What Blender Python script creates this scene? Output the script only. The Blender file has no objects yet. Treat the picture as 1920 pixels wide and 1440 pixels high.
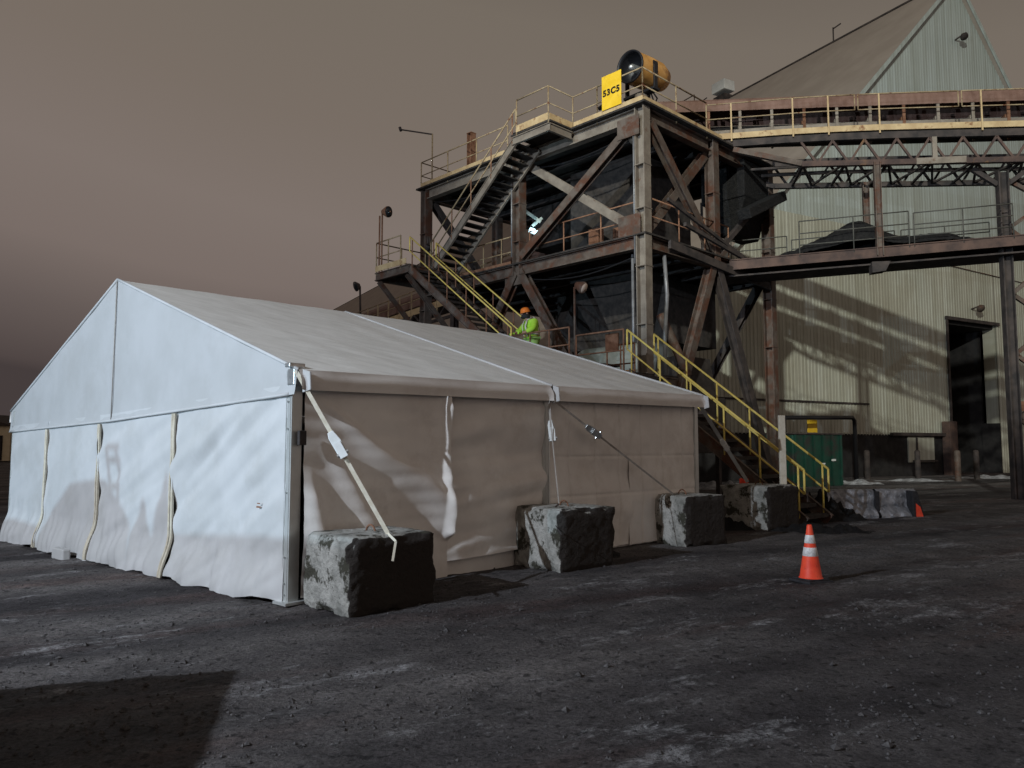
import bpy, bmesh, math, random
from mathutils import Vector, Matrix, noise
random.seed(7)
R=math.radians
scn=bpy.context.scene
col=scn.collection
# ------------------------------------------------------------ camera
F=1450.0; PITCH=math.atan(118/F); EYE=1.7
cam=bpy.data.cameras.new('camera'); camo=bpy.data.objects.new('camera',cam); col.objects.link(camo)
cam.sensor_width=36; cam.lens=36*F/1920; cam.clip_end=2000; cam.clip_start=0.05
camo.location=(0,0,EYE); camo.rotation_euler=(R(90)+PITCH,0,0)
scn.camera=camo
scn.render.resolution_x=1024; scn.render.resolution_y=768
# ------------------------------------------------------------ world: night sky with city glow
w=bpy.data.worlds.new('World'); scn.world=w; w.use_nodes=True
nt=w.node_tree; nt.nodes.clear()
wo=nt.nodes.new('ShaderNodeOutputWorld'); bg=nt.nodes.new('ShaderNodeBackground')
tc=nt.nodes.new('ShaderNodeTexCoord'); sx=nt.nodes.new('ShaderNodeSeparateXYZ')
nt.links.new(tc.outputs['Generated'],sx.inputs[0])
cr=nt.nodes.new('ShaderNodeValToRGB')
el=cr.color_ramp.elements
el[0].position=0.0; el[0].color=(0.060,0.047,0.046,1)
el[1].position=0.85; el[1].color=(0.030,0.025,0.024,1)      # glow lies low, the zenith is dark
for p,c in ((0.012,(0.080,0.062,0.059)),(0.08,(0.128,0.102,0.094)),(0.15,(0.190,0.152,0.136)),(0.24,(0.206,0.168,0.148)),(0.36,(0.188,0.154,0.129)),(0.50,(0.176,0.148,0.121)),(0.66,(0.110,0.091,0.077))):
    e=el.new(p); e.color=(*c,1)
nz=nt.nodes.new('ShaderNodeTexNoise'); nz.inputs['Scale'].default_value=2.2; nz.inputs['Detail'].default_value=3
nt.links.new(tc.outputs['Generated'],nz.inputs['Vector'])
ma=nt.nodes.new('ShaderNodeMath'); ma.operation='MULTIPLY_ADD'; ma.inputs[1].default_value=0.06; ma.inputs[2].default_value=-0.03
nt.links.new(nz.outputs[0],ma.inputs[0])
mb=nt.nodes.new('ShaderNodeMath'); mb.operation='ADD'
nt.links.new(sx.outputs[2],mb.inputs[0]); nt.links.new(ma.outputs[0],mb.inputs[1])
# the right of the view is lit by the works: glow reaches lower there
mc=nt.nodes.new('ShaderNodeMath'); mc.operation='MULTIPLY_ADD'; mc.inputs[1].default_value=0.16
nt.links.new(sx.outputs[0],mc.inputs[0]); nt.links.new(mb.outputs[0],mc.inputs[2])
nt.links.new(mc.outputs[0],cr.inputs[0])
nt.links.new(cr.outputs[0],bg.inputs[0])
# brighter glow of the town in the half of the sky behind the photographer
dp=nt.nodes.new('ShaderNodeVectorMath'); dp.operation='DOT_PRODUCT'; dp.inputs[1].default_value=(.55,-.80,.22); nt.links.new(tc.outputs['Generated'],dp.inputs[0])
mr=nt.nodes.new('ShaderNodeMapRange'); mr.inputs[1].default_value=-0.1; mr.inputs[2].default_value=0.9; mr.inputs[3].default_value=1.0; mr.inputs[4].default_value=2.0
nt.links.new(dp.outputs['Value'],mr.inputs[0]); nt.links.new(mr.outputs[0],bg.inputs[1])
nt.links.new(bg.outputs[0],wo.inputs[0])
# ------------------------------------------------------------ lights
def spot(name,loc,target,energy,size,blend,color,rad):
    l=bpy.data.lights.new(name,'SPOT'); l.energy=energy; l.spot_size=size; l.spot_blend=blend; l.color=color; l.shadow_soft_size=rad
    o=bpy.data.objects.new(name,l); col.objects.link(o); o.location=loc
    o.rotation_euler=(Vector(target)-Vector(loc)).to_track_quat('-Z','Y').to_euler(); return o
MAST=Vector((-13.7,-35,28)); LOW=Vector((-24,-7,3.5)); YARD=Vector((-13.0,-2.3,9.0))
spot('mast_lamp',MAST,(19,44,14.5),140000,R(28),0.35,(.97,1.0,.90),0.55)
spot('yard_lamp',YARD,(2,11,2.5),11600,R(115),0.4,(.79,.88,1.0),0.07)
spot('work_lamp',LOW,(-5,12.5,2.4),12000,R(40),0.3,(0.55,0.80,1.0),0.06)
scn.view_settings.view_transform='Standard'; scn.view_settings.look='None'; scn.view_settings.exposure=0; scn.view_settings.gamma=1

# ------------------------------------------------------------ pixel -> point on a real plane
cp,sp=math.cos(PITCH),math.sin(PITCH)
def ray(px,py):
    a,b,c=px-960,F,720-py
    return Vector((a,b*cp-c*sp,b*sp+c*cp))
def onplane(px,py,P,n):
    d=ray(px,py); O=Vector((0,0,EYE)); n=Vector(n)
    return O+d*(n.dot(Vector(P)-O)/n.dot(d))
def atY(px,py,Y): return onplane(px,py,(0,Y,0),(0,1,0))
def onground(px,py,z=0): return onplane(px,py,(0,0,z),(0,0,1))
# tower frame
TC=Vector((3.82,22,0)); E1=Vector((-.6935,.7203,0)); E2=Vector((.7203,.6935,0)); UP=Vector((0,0,1))
def T(u,v,z=0): return TC+E1*u+E2*v+UP*z
# gallery frame
G0=Vector((7.15,25.0,0)); GD=Vector((.983,-.184,0)); GN=Vector((.184,.983,0))
def G(t,off,z): return G0+GD*t+GN*off+UP*z
# warehouse frame
W0=Vector((18.5,42,0)); WD=Vector((.8726,.4887,0)); WN=Vector((-.4887,.8726,0))   # WN points away from camera
def W(t,off,z): return W0+WD*t+WN*off+UP*z

# ------------------------------------------------------------ object helpers
def tag(o,label=None,cat=None,group=None,kind=None):
    if label: o['label']=label
    if cat: o['category']=cat
    if group: o['group']=group
    if kind: o['kind']=kind
    return o
def empty(name,loc,label=None,cat=None,group=None):
    o=bpy.data.objects.new(name,None); col.objects.link(o); o.location=loc; o.empty_display_size=0.3
    o['wx'],o['wy'],o['wz']=loc[0],loc[1],loc[2]
    return tag(o,label,cat,group)
def worldloc(o):
    v=Vector((0,0,0))
    while o: v+=Vector(o.location); o=o.parent
    return v
class MB:
    def __init__(s): s.v=[];s.f=[];s.m=[];s.mi=0;s.sm=[]; s.smooth=False
    def add(s,vs,fs):
        b=len(s.v); s.v+= [Vector(v) for v in vs]
        for f in fs: s.f.append([i+b for i in f]); s.m.append(s.mi); s.sm.append(s.smooth)
        return s
    def box(s,c,size,ax=(1,0,0),ay=None,az=None):
        ax=Vector(ax).normalized()
        if az is None: az=UP
        az=Vector(az).normalized()
        ay=Vector(ay).normalized() if ay is not None else az.cross(ax).normalized()
        c=Vector(c);vs=[]
        for k in (-.5,.5):
            for j in (-.5,.5):
                for i in (-.5,.5): vs.append(c+ax*i*size[0]+ay*j*size[1]+az*k*size[2])
        return s.add(vs,[(0,2,3,1),(4,5,7,6),(0,1,5,4),(2,6,7,3),(0,4,6,2),(1,3,7,5)])
    def beam(s,a,b,wd,h,up=UP):
        a=Vector(a);b=Vector(b);d=b-a;L=d.length
        if L<1e-6: return s
        d.normalize(); up=Vector(up)
        sd=d.cross(up)
        if sd.length<1e-3: sd=d.cross(Vector((0.3,1,0)))
        sd.normalize(); u2=sd.cross(d)
        return s.box((a+b)/2,(L,wd,h),d,sd,u2)
    def hbeam(s,a,b,wd,h,up=UP,tw=.03):       # I section: two flanges and a web
        a=Vector(a);b=Vector(b);d=(b-a).normalized(); up=Vector(up)
        sd=d.cross(up)
        if sd.length<1e-3: sd=d.cross(Vector((0.3,1,0)))
        sd.normalize(); u2=sd.cross(d)
        o=u2*(h/2-tw/2)
        s.beam(a+o,b+o,wd,tw,u2); s.beam(a-o,b-o,wd,tw,u2); s.beam(a,b,tw*.7,h-2*tw-.002,u2)
        return s
    def tube(s,pts,r,n=8,cap=True):
        pts=[Vector(p) for p in pts]; rings=[]
        prev=None
        for i,p in enumerate(pts):
            d=(pts[min(i+1,len(pts)-1)]-pts[max(i-1,0)]).normalized()
            a=d.cross(UP if prev is None else prev.cross(d)) if prev is None else d.cross(prev.cross(d))
            if prev is None:
                if a.length<1e-3: a=d.cross(Vector((1,0,0)))
            else: a=prev-d*prev.dot(d)
            a.normalize(); prev=a; b=d.cross(a)
            rr=r[i] if isinstance(r,(list,tuple)) else r
            rings.append([p+(a*math.cos(2*math.pi*k/n)+b*math.sin(2*math.pi*k/n))*rr for k in range(n)])
        vs=[v for q in rings for v in q]; fs=[]
        for i in range(len(pts)-1):
            for k in range(n):
                k2=(k+1)%n; fs.append((i*n+k,i*n+k2,(i+1)*n+k2,(i+1)*n+k))
        if cap: fs.append(tuple(range(n-1,-1,-1))); fs.append(tuple((len(pts)-1)*n+k for k in range(n)))
        return s.add(vs,fs)
    def grid(s,fn,nu,nv):
        vs=[fn(i/nu,j/nv) for j in range(nv+1) for i in range(nu+1)]
        fs=[(j*(nu+1)+i,j*(nu+1)+i+1,(j+1)*(nu+1)+i+1,(j+1)*(nu+1)+i) for j in range(nv) for i in range(nu)]
        return s.add(vs,fs)
    def prism(s,poly,ext):                      # closed polygon extruded by a vector
        n=len(poly); poly=[Vector(p) for p in poly]; ext=Vector(ext)
        fs=[tuple(range(n)),tuple(range(2*n-1,n-1,-1))]+[(i,i+n,(i+1)%n+n,(i+1)%n) for i in range(n)]
        return s.add(poly+[p+ext for p in poly],fs)
    def build(s,name,mat,parent=None,bevel=0,solid=0):
        me=bpy.data.meshes.new(name); org=Vector((0,0,0))
        if parent is not None: org=worldloc(parent)
        else:
            xs=[v.x for v in s.v];ys=[v.y for v in s.v];zs=[v.z for v in s.v]
            org=Vector(((min(xs)+max(xs))/2,(min(ys)+max(ys))/2,min(zs)))
        me.from_pydata([tuple(v-org) for v in s.v],[],s.f)
        mats=mat if isinstance(mat,(list,tuple)) else [mat]
        for m in mats: me.materials.append(m)
        me.polygons.foreach_set('material_index',s.m); me.polygons.foreach_set('use_smooth',s.sm)
        me.update()
        bm=bmesh.new(); bm.from_mesh(me); bmesh.ops.recalc_face_normals(bm,faces=bm.faces[:]); bm.to_mesh(me); bm.free()
        o=bpy.data.objects.new(name,me); col.objects.link(o)
        if parent is not None: o.parent=parent
        else: o.location=org
        if solid:
            md=o.modifiers.new('solid','SOLIDIFY'); md.thickness=solid; md.offset=0
        if bevel:
            md=o.modifiers.new('bevel','BEVEL'); md.width=bevel; md.segments=2; md.limit_method='ANGLE'
        return o
# ------------------------------------------------------------ materials
def mat(name,c1,c2=None,scale=3,rough=.8,metal=0,bump=0,bscale=None,detail=6,spec=.3,c3=None,stretch=(1,1,1),lo=.38,hi=.62,c3t=(.60,.68),c3scale=None,rot=0):
    m=bpy.data.materials.new(name); m.use_nodes=True; n=m.node_tree; b=n.nodes['Principled BSDF']
    b.inputs['Roughness'].default_value=rough; b.inputs['Metallic'].default_value=metal
    b.inputs['Specular IOR Level'].default_value=spec; b.inputs['Base Color'].default_value=(*c1,1)
    if c2 is None and not bump: return m
    t=n.nodes.new('ShaderNodeTexCoord'); mp=n.nodes.new('ShaderNodeMapping'); mp.inputs['Scale'].default_value=stretch; mp.inputs['Rotation'].default_value=(0,0,rot)
    mp.vector_type='TEXTURE' if rot else 'POINT'
    if rot: mp.inputs['Scale'].default_value=tuple(1/q for q in stretch)
    n.links.new(t.outputs['Object'],mp.inputs[0])
    if c2 is not None:
        z=n.nodes.new('ShaderNodeTexNoise'); z.inputs['Scale'].default_value=scale; z.inputs['Detail'].default_value=detail; z.inputs['Roughness'].default_value=.62
        n.links.new(mp.outputs[0],z.inputs['Vector'])
        r=n.nodes.new('ShaderNodeValToRGB'); r.color_ramp.elements[0].position=lo; r.color_ramp.elements[1].position=hi
        r.color_ramp.elements[0].color=(*c1,1); r.color_ramp.elements[1].color=(*c2,1)
        n.links.new(z.outputs[0],r.inputs[0]); out=r.outputs[0]
        if c3 is not None:
            z3=n.nodes.new('ShaderNodeTexNoise'); z3.inputs['Scale'].default_value=c3scale or scale*.6; z3.inputs['Detail'].default_value=9; z3.inputs['Roughness'].default_value=.7
            o3=n.nodes.new('ShaderNodeVectorMath'); o3.inputs[1].default_value=(17.3,4.1,9.2); n.links.new(mp.outputs[0],o3.inputs[0]); n.links.new(o3.outputs[0],z3.inputs['Vector'])
            r3=n.nodes.new('ShaderNodeValToRGB'); r3.color_ramp.elements[0].position=c3t[0]; r3.color_ramp.elements[1].position=c3t[1]
            n.links.new(z3.outputs[0],r3.inputs[0])
            mx=n.nodes.new('ShaderNodeMix'); mx.data_type='RGBA'; mx.inputs[7].default_value=(*c3,1)
            n.links.new(r3.outputs[0],mx.inputs[0]); n.links.new(out,mx.inputs[6]); out=mx.outputs[2]
        n.links.new(out,b.inputs['Base Color'])
    if bump:
        zb=n.nodes.new('ShaderNodeTexNoise'); zb.inputs['Scale'].default_value=bscale or scale*3; zb.inputs['Detail'].default_value=8; zb.inputs['Roughness'].default_value=.65
        n.links.new(mp.outputs[0],zb.inputs['Vector'])
        bb=n.nodes.new('ShaderNodeBump'); bb.inputs['Strength'].default_value=bump; bb.inputs['Distance'].default_value=.05
        n.links.new(zb.outputs[0],bb.inputs['Height']); n.links.new(bb.outputs[0],b.inputs['Normal'])
    return m
M={}
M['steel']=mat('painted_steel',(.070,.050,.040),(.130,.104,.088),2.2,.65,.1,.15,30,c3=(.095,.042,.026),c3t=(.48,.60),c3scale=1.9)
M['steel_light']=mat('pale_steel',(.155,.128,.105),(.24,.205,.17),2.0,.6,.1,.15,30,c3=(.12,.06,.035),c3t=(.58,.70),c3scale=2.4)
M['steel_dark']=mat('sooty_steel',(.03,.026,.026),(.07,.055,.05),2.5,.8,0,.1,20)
M['rust']=mat('rusty_steel',(.10,.042,.022),(.20,.10,.06),4,.85,0,.2,30)
M['rail']=mat('faded_rail_paint',(.24,.17,.10),(.36,.28,.17),5,.6,0,c3=(.13,.05,.025),c3t=(.55,.62),c3scale=6)
M['rail_rust']=mat('rusty_rail',(.16,.075,.045),(.26,.14,.085),6,.8,0)
M['rail_dark']=mat('dull_rail',(.05,.05,.045),(.09,.085,.075),5,.7,0)
M['yellow']=mat('yellow_rail_paint',(.72,.54,.12),(.82,.66,.20),6,.5,0,c3=(.22,.11,.03),c3t=(.62,.68),c3scale=7)
M['girder']=mat('grimy_girder',(.055,.038,.035),(.12,.075,.06),1.5,.8,0,c3=(.17,.09,.04),c3t=(.6,.7),c3scale=1)
M['toe']=mat('tan_kick_plate',(.40,.28,.15),(.52,.39,.22),3,.65,0,c3=(.2,.09,.04),c3t=(.56,.66),c3scale=3)
M['grating']=mat('dark_deck_plate',(.025,.022,.021),(.05,.042,.038),5,.85)
M['cover']=mat('brown_belt_cover',(.15,.085,.065),(.20,.12,.095),1.5,.7,0,.15,20,c3=(.11,.06,.045),c3t=(.5,.7),c3scale=.8)
M['sign']=mat('yellow_sign_paint',(.72,.45,.02),(.82,.53,.04),3,.5,0,c3=(.48,.28,.04),c3t=(.6,.75),c3scale=4)
M['black']=mat('black_paint',(.012,.012,.014),None,rough=.45)
M['white']=mat('white_paint',(.72,.74,.74),(.62,.64,.63),5,.5)
M['orange']=mat('fog_cannon_orange',(.55,.27,.07),(.66,.36,.12),3,.5,0,c3=(.28,.13,.05),c3t=(.6,.72))
M['cloth']=mat('tent_vinyl',(.47,.475,.475),(.52,.525,.53),1.2,.62,0,.10,260,detail=8,spec=.35,c3=(.42,.42,.41),c3t=(.5,.75),c3scale=1.0)  # vinyl toned per face to balance the light: front darker, side and roof lighter
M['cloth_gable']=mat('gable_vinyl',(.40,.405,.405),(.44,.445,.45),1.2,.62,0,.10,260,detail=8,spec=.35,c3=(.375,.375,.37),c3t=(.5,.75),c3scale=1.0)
M['cloth_side']=mat('lightened_side_vinyl',(.70,.67,.64),(.80,.78,.75),1.0,.62,0,.10,260,spec=.35,c3=(.60,.56,.52),c3t=(.5,.72),c3scale=1.4)  # same white vinyl, colour lightened to offset the weak light on this side
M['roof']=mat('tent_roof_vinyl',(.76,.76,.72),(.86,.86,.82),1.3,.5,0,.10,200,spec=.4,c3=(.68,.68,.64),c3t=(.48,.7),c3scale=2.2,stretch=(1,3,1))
M['strap']=mat('webbing_strap',(.55,.50,.40),(.66,.62,.52),12,.8)
M['strap_grey']=mat('grey_strap',(.28,.26,.24),(.36,.34,.31),12,.8)
M['alu']=mat('aluminium_post',(.55,.57,.56),(.64,.66,.65),3,.35,.5)
M['hw']=mat('galvanised',(.45,.46,.46),(.62,.63,.63),20,.35,.8)
M['concrete']=mat('weathered_concrete',(.19,.19,.172),(.42,.41,.38),4,.9,0,1.0,16,c3=(.05,.048,.036),c3t=(.52,.58),c3scale=3.6,lo=.34,hi=.6)
M['concrete_dark']=mat('sooty_concrete',(.05,.04,.035),(.13,.10,.085),4,.9,0,.8,12,c3=(.33,.29,.27),c3t=(.58,.64),c3scale=2.2)
M['side_shade']=mat('shaded_concrete',(.022,.019,.017),(.055,.045,.038),4,.95,0,.9,14,c3=(.11,.10,.09),c3t=(.62,.70),c3scale=6)  # near-black concrete coloured for the shaded block sides
def add_side_shade(m):  # paints shade into the colour of the unlit block sides, ragged edge
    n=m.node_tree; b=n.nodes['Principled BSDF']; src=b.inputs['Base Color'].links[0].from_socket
    at=n.nodes.new('ShaderNodeAttribute'); at.attribute_name='side_shade'
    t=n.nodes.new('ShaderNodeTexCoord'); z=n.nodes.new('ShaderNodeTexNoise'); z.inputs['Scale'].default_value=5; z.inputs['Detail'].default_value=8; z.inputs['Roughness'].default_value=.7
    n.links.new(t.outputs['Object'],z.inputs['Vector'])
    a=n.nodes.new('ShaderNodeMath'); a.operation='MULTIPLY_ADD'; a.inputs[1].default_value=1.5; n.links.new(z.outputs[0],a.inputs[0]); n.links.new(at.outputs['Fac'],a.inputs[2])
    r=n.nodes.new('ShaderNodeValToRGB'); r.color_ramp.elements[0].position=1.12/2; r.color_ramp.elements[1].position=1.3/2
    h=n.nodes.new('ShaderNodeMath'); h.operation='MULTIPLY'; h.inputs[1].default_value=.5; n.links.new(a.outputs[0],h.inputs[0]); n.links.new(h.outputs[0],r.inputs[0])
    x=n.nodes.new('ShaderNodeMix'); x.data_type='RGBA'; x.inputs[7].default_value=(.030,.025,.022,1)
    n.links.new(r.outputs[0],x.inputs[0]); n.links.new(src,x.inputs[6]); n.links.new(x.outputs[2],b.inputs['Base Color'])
add_side_shade(M['concrete'])
M['hood']=mat('orange_hard_hat',(.85,.22,.03),None,rough=.35,spec=.5)
M['hivis']=mat('hi_vis_fabric',(.42,.75,.05),(.48,.82,.09),8,.8)
M['hivis_pant']=mat('hi_vis_trousers',(.28,.48,.12),(.36,.58,.16),8,.8)
M['reflect']=mat('reflective_tape',(.70,.66,.58),None,rough=.4)
M['skin']=mat('skin',(.42,.25,.18),None,rough=.6)
M['cone']=mat('cone_orange',(.80,.065,.03),(.92,.10,.045),6,.5,0,c3=(.32,.07,.05),c3t=(.56,.72),c3scale=14)
M['coneband']=mat('cone_reflective',(.80,.80,.80),(.50,.50,.50),20,.4)
M['rubber']=mat('black_rubber',(.02,.02,.022),(.035,.035,.04),20,.8)
M['green']=mat('dark_green_paint',(.008,.040,.028),(.012,.058,.040),2,.5,0,c3=(.03,.03,.028),c3t=(.5,.62),c3scale=1.2)
M['tank']=mat('pale_tank',(.20,.22,.20),(.28,.29,.26),3,.5)
M['pipe']=mat('grey_pipe',(.16,.16,.17),(.24,.24,.25),4,.4,.3)
M['glass']=mat('dark_glass',(.02,.025,.03),None,rough=.1,spec=.6)
M['lens']=mat('lamp_glass',(.62,.50,.42),None,rough=.3)
M['snow']=mat('dirty_snow',(.20,.20,.21),(.42,.43,.45),5,.8,0,.5,20)
M['foil']=mat('silver_tarp',(.16,.17,.19),(.36,.37,.40),4,.30,.3,.9,9)
M['gravelm']=mat('gravel_stones',(.035,.033,.034),(.10,.095,.095),40,.85)
M['coal']=mat('coal',(.006,.006,.007),(.016,.015,.015),9,.85,0,1.0,18)
M['cabin']=mat('pale_cabin',(.65,.67,.65),(.74,.76,.74),2,.6)
M['truckw']=mat('white_truck_paint',(.6,.6,.6),None,rough=.4)
# ground: dark asphalt and coal dust, frosty streaks along the ruts
def ground_mat():
    m=bpy.data.materials.new('coal_dusted_ground'); m.use_nodes=True; n=m.node_tree; b=n.nodes['Principled BSDF']
    b.inputs['Roughness'].default_value=.82; b.inputs['Specular IOR Level'].default_value=.25
    t=n.nodes.new('ShaderNodeTexCoord')
    def mapping(sc,rot=0):
        mp=n.nodes.new('ShaderNodeMapping'); mp.vector_type='TEXTURE'; mp.inputs['Rotation'].default_value=(0,0,rot); mp.inputs['Scale'].default_value=sc
        n.links.new(t.outputs['Object'],mp.inputs[0]); return mp
    def nz(mp,sc,dt,ro=.65):
        z=n.nodes.new('ShaderNodeTexNoise'); z.inputs['Scale'].default_value=sc; z.inputs['Detail'].default_value=dt; z.inputs['Roughness'].default_value=ro
        n.links.new(mp.outputs[0],z.inputs['Vector']); return z
    def ramp(z,a,bb,ca,cb):
        r=n.nodes.new('ShaderNodeValToRGB'); r.color_ramp.elements[0].position=a; r.color_ramp.elements[1].position=bb
        r.color_ramp.elements[0].color=(*ca,1); r.color_ramp.elements[1].color=(*cb,1); n.links.new(z.outputs[0],r.inputs[0]); return r
    def mix(f,a,bb,op='MIX'):
        x=n.nodes.new('ShaderNodeMix'); x.data_type='RGBA'; x.blend_type=op
        if isinstance(f,float): x.inputs[0].default_value=f
        else: n.links.new(f,x.inputs[0])
        n.links.new(a,x.inputs[6])
        if isinstance(bb,tuple): x.inputs[7].default_value=(*bb,1)
        else: n.links.new(bb,x.inputs[7])
        return x.outputs[2]
    mA=mapping((1,1,1)); mS=mapping((2.4,1,1),R(34)); mL=mapping((5,1,1),R(30))
    base=ramp(nz(mA,1.6,12,.78),.3,.7,(.042,.040,.042),(.160,.152,.150))
    fine=ramp(nz(mA,30,8,.85),.36,.66,(.30,.30,.31),(1.8,1.78,1.76))
    c=mix(1.0,base.outputs[0],fine.outputs[0],'MULTIPLY')
    tone=ramp(nz(mL,.55,4,.5),.38,.62,(.42,.40,.43),(1.35,1.32,1.3))
    c=mix(1.0,c,tone.outputs[0],'MULTIPLY')
    red=ramp(nz(mL,.8,5,.6),.52,.68,(1,1,1),(1.05,.80,.74)); c=mix(1.0,c,red.outputs[0],'MULTIPLY')
    pit=ramp(nz(mA,13,3,.5),.60,.66,(1,1,1),(.35,.35,.36)); c=mix(1.0,c,pit.outputs[0],'MULTIPLY')
    fr=ramp(nz(mS,1.0,14,.82),.545,.63,(0,0,0),(1,1,1))
    fr2=ramp(nz(mA,14,8,.85),.42,.58,(0,0,0),(1,1,1))
    f=n.nodes.new('ShaderNodeMath'); f.operation='MULTIPLY'; n.links.new(fr.outputs[0],f.inputs[0]); n.links.new(fr2.outputs[0],f.inputs[1])
    f3=n.nodes.new('ShaderNodeMath'); f3.operation='MULTIPLY'; n.links.new(f.outputs[0],f3.inputs[0]); f3.inputs[1].default_value=.66
    c=mix(f3.outputs[0],c,(.62,.62,.63))
    n.links.new(c,b.inputs['Base Color'])
    zb=nz(mA,16,10,.75); bb=n.nodes.new('ShaderNodeBump'); bb.inputs['Strength'].default_value=.9; bb.inputs['Distance'].default_value=.07
    n.links.new(zb.outputs[0],bb.inputs['Height'])
    zc=nz(mS,3.2,6,.6); b2=n.nodes.new('ShaderNodeBump'); b2.inputs['Strength'].default_value=.6; b2.inputs['Distance'].default_value=.12
    n.links.new(zc.outputs[0],b2.inputs['Height']); n.links.new(b2.outputs[0],bb.inputs['Normal'])
    n.links.new(bb.outputs[0],b.inputs['Normal'])
    return m
M['ground']=ground_mat()
def clad_mat(name,c1,c2,c3):
    m=mat(name,c1,c2,.35,.6,0,.08,30,c3=c3,c3t=(.45,.75),c3scale=.25,lo=.3,hi=.7)
    n=m.node_tree; b=n.nodes['Principled BSDF']       # vertical rain streaks
    src=b.inputs['Base Color'].links[0].from_socket
    t=n.nodes.new('ShaderNodeTexCoord'); mp=n.nodes.new('ShaderNodeMapping'); mp.inputs['Scale'].default_value=(3.5,3.5,.12); n.links.new(t.outputs['Object'],mp.inputs[0])
    z=n.nodes.new('ShaderNodeTexNoise'); z.inputs['Scale'].default_value=1.2; z.inputs['Detail'].default_value=6; n.links.new(mp.outputs[0],z.inputs['Vector'])
    r=n.nodes.new('ShaderNodeValToRGB'); r.color_ramp.elements[0].position=.35; r.color_ramp.elements[1].position=.65
    r.color_ramp.elements[0].color=(.80,.78,.74,1); r.color_ramp.elements[1].color=(1.05,1.05,1.05,1); n.links.new(z.outputs[0],r.inputs[0])
    x=n.nodes.new('ShaderNodeMix'); x.data_type='RGBA'; x.blend_type='MULTIPLY'; x.inputs[0].default_value=1
    n.links.new(src,x.inputs[6]); n.links.new(r.outputs[0],x.inputs[7]); n.links.new(x.outputs[2],b.inputs['Base Color'])
    return m
M['clad']=clad_mat('ribbed_wall_sheeting',(.40,.41,.35),(.48,.49,.42),(.36,.34,.27))
M['clad_gable']=clad_mat('pale_gable_sheeting',(.43,.49,.48),(.47,.53,.51),(.42,.48,.46))
M['wroof']=mat('brown_roof_sheeting',(.34,.29,.25),(.39,.335,.29),.5,.8,0,.05,20)
M['wallfar']=mat('cream_far_wall',(.5,.42,.28),(.58,.5,.36),1,.8)
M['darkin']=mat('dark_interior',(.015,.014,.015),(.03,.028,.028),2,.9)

# ============================================================ GROUND
def gz(x,y):
    z=.015*max(-9.0,min(4.0,x+2.4))*max(0,min(1,(y-5)/4))
    a=x*.83+y*.56; b=-x*.56+y*.83
    if y<60:
        z+=.05*noise.noise(Vector((a*.10,b*.55,2)))+.018*noise.noise(Vector((a*.5,b*2.2,7)))+.016*noise.noise(Vector((x*3,y*3,4)))+.010*noise.noise(Vector((x*8,y*8,6)))
    return z
def axis(segs):
    out=[segs[0][0]]
    for a,b,st in segs:
        n=max(1,int(round((b-a)/st)))
        out+=[a+(b-a)*(i+1)/n for i in range(n)]
    return out
xs=axis([(-400,-60,40),(-60,-16,2),(-16,-9,.3),(-9,8,.055),(8,16,.2),(16,60,2),(60,500,44)])
ys=axis([(-120,-10,10),(-10,3,1),(3,13,.055),(13,26,.15),(26,60,1.5),(60,700,64)])
vs=[(x,y,gz(x,y)) for y in ys for x in xs]; nx=len(xs)
fs=[(j*nx+i,j*nx+i+1,(j+1)*nx+i+1,(j+1)*nx+i) for j in range(len(ys)-1) for i in range(nx-1)]
me=bpy.data.meshes.new('ground'); me.from_pydata(vs,[],fs); me.materials.append(M['ground'])
me.polygons.foreach_set('use_smooth',[True]*len(fs)); me.update()
go=bpy.data.objects.new('ground',me); col.objects.link(go); tag(go,'dark coal dusted yard surface with frosty streaks','ground',kind='structure')
# loose stones
g=MB(); rnd=random.Random(3)
for i in range(3600):
    px=rnd.uniform(-60,1980); py=1440-(rnd.random()**.8)*400
    P=onground(px,py)
    a=P.x*.83+P.y*.56; b=-P.x*.56+P.y*.83
    if noise.noise(Vector((a*.35,b*1.6,9)))<.02 and rnd.random()<.75: continue
    r=rnd.uniform(.005,.017)*(2.0 if rnd.random()<.07 else 1)
    c=Vector((P.x,P.y,gz(P.x,P.y)+r*.3)); an=rnd.uniform(0,3.1)
    q=[c+Vector((math.cos(an+k*1.57)*r*rnd.uniform(.7,1.3),math.sin(an+k*1.57)*r*rnd.uniform(.7,1.3),rnd.uniform(-.2,.2)*r)) for k in range(4)]
    g.add(q+[c+Vector((0,0,r*rnd.uniform(.5,.9))),c-Vector((0,0,r))],[(0,1,4),(1,2,4),(2,3,4),(3,0,4),(1,0,5),(2,1,5),(3,2,5),(0,3,5)])
tag(g.build('loose_gravel',M['gravelm']),'small loose stones and crumbs scattered over the dark yard','gravel',kind='stuff')
# far low hills at the left horizon
g=MB()
g.grid(lambda a,b: Vector((-330+a*240,250+b*160,-1+(14+6*noise.noise(Vector((a*6,b*2,1))))*math.sin(math.pi*min(1,max(0,a)))**.5*math.sin(math.pi*b))),40,12)
tag(g.build('hills',M['coal']),'low dark stockpile hills on the left horizon','hills',kind='structure')

ds=empty('distant_shed',(-66,95,0),'tiny pale lit shed far away at the left edge behind the tent','shed')
MB().box((-66,98,2.2),(9,6,4.4)).build('walls',M['wallfar'],ds)
m=MB(); m.prism([(-71,94.6,4.3),(-61,94.6,4.3),(-66,94.6,5.8)],(0,7,0)); m.build('roof',M['steel_dark'],ds)
m=MB(); m.box((-63.5,94.9,1.6),(2.2,.2,3.0)); m.build('door',M['darkin'],ds)
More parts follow.
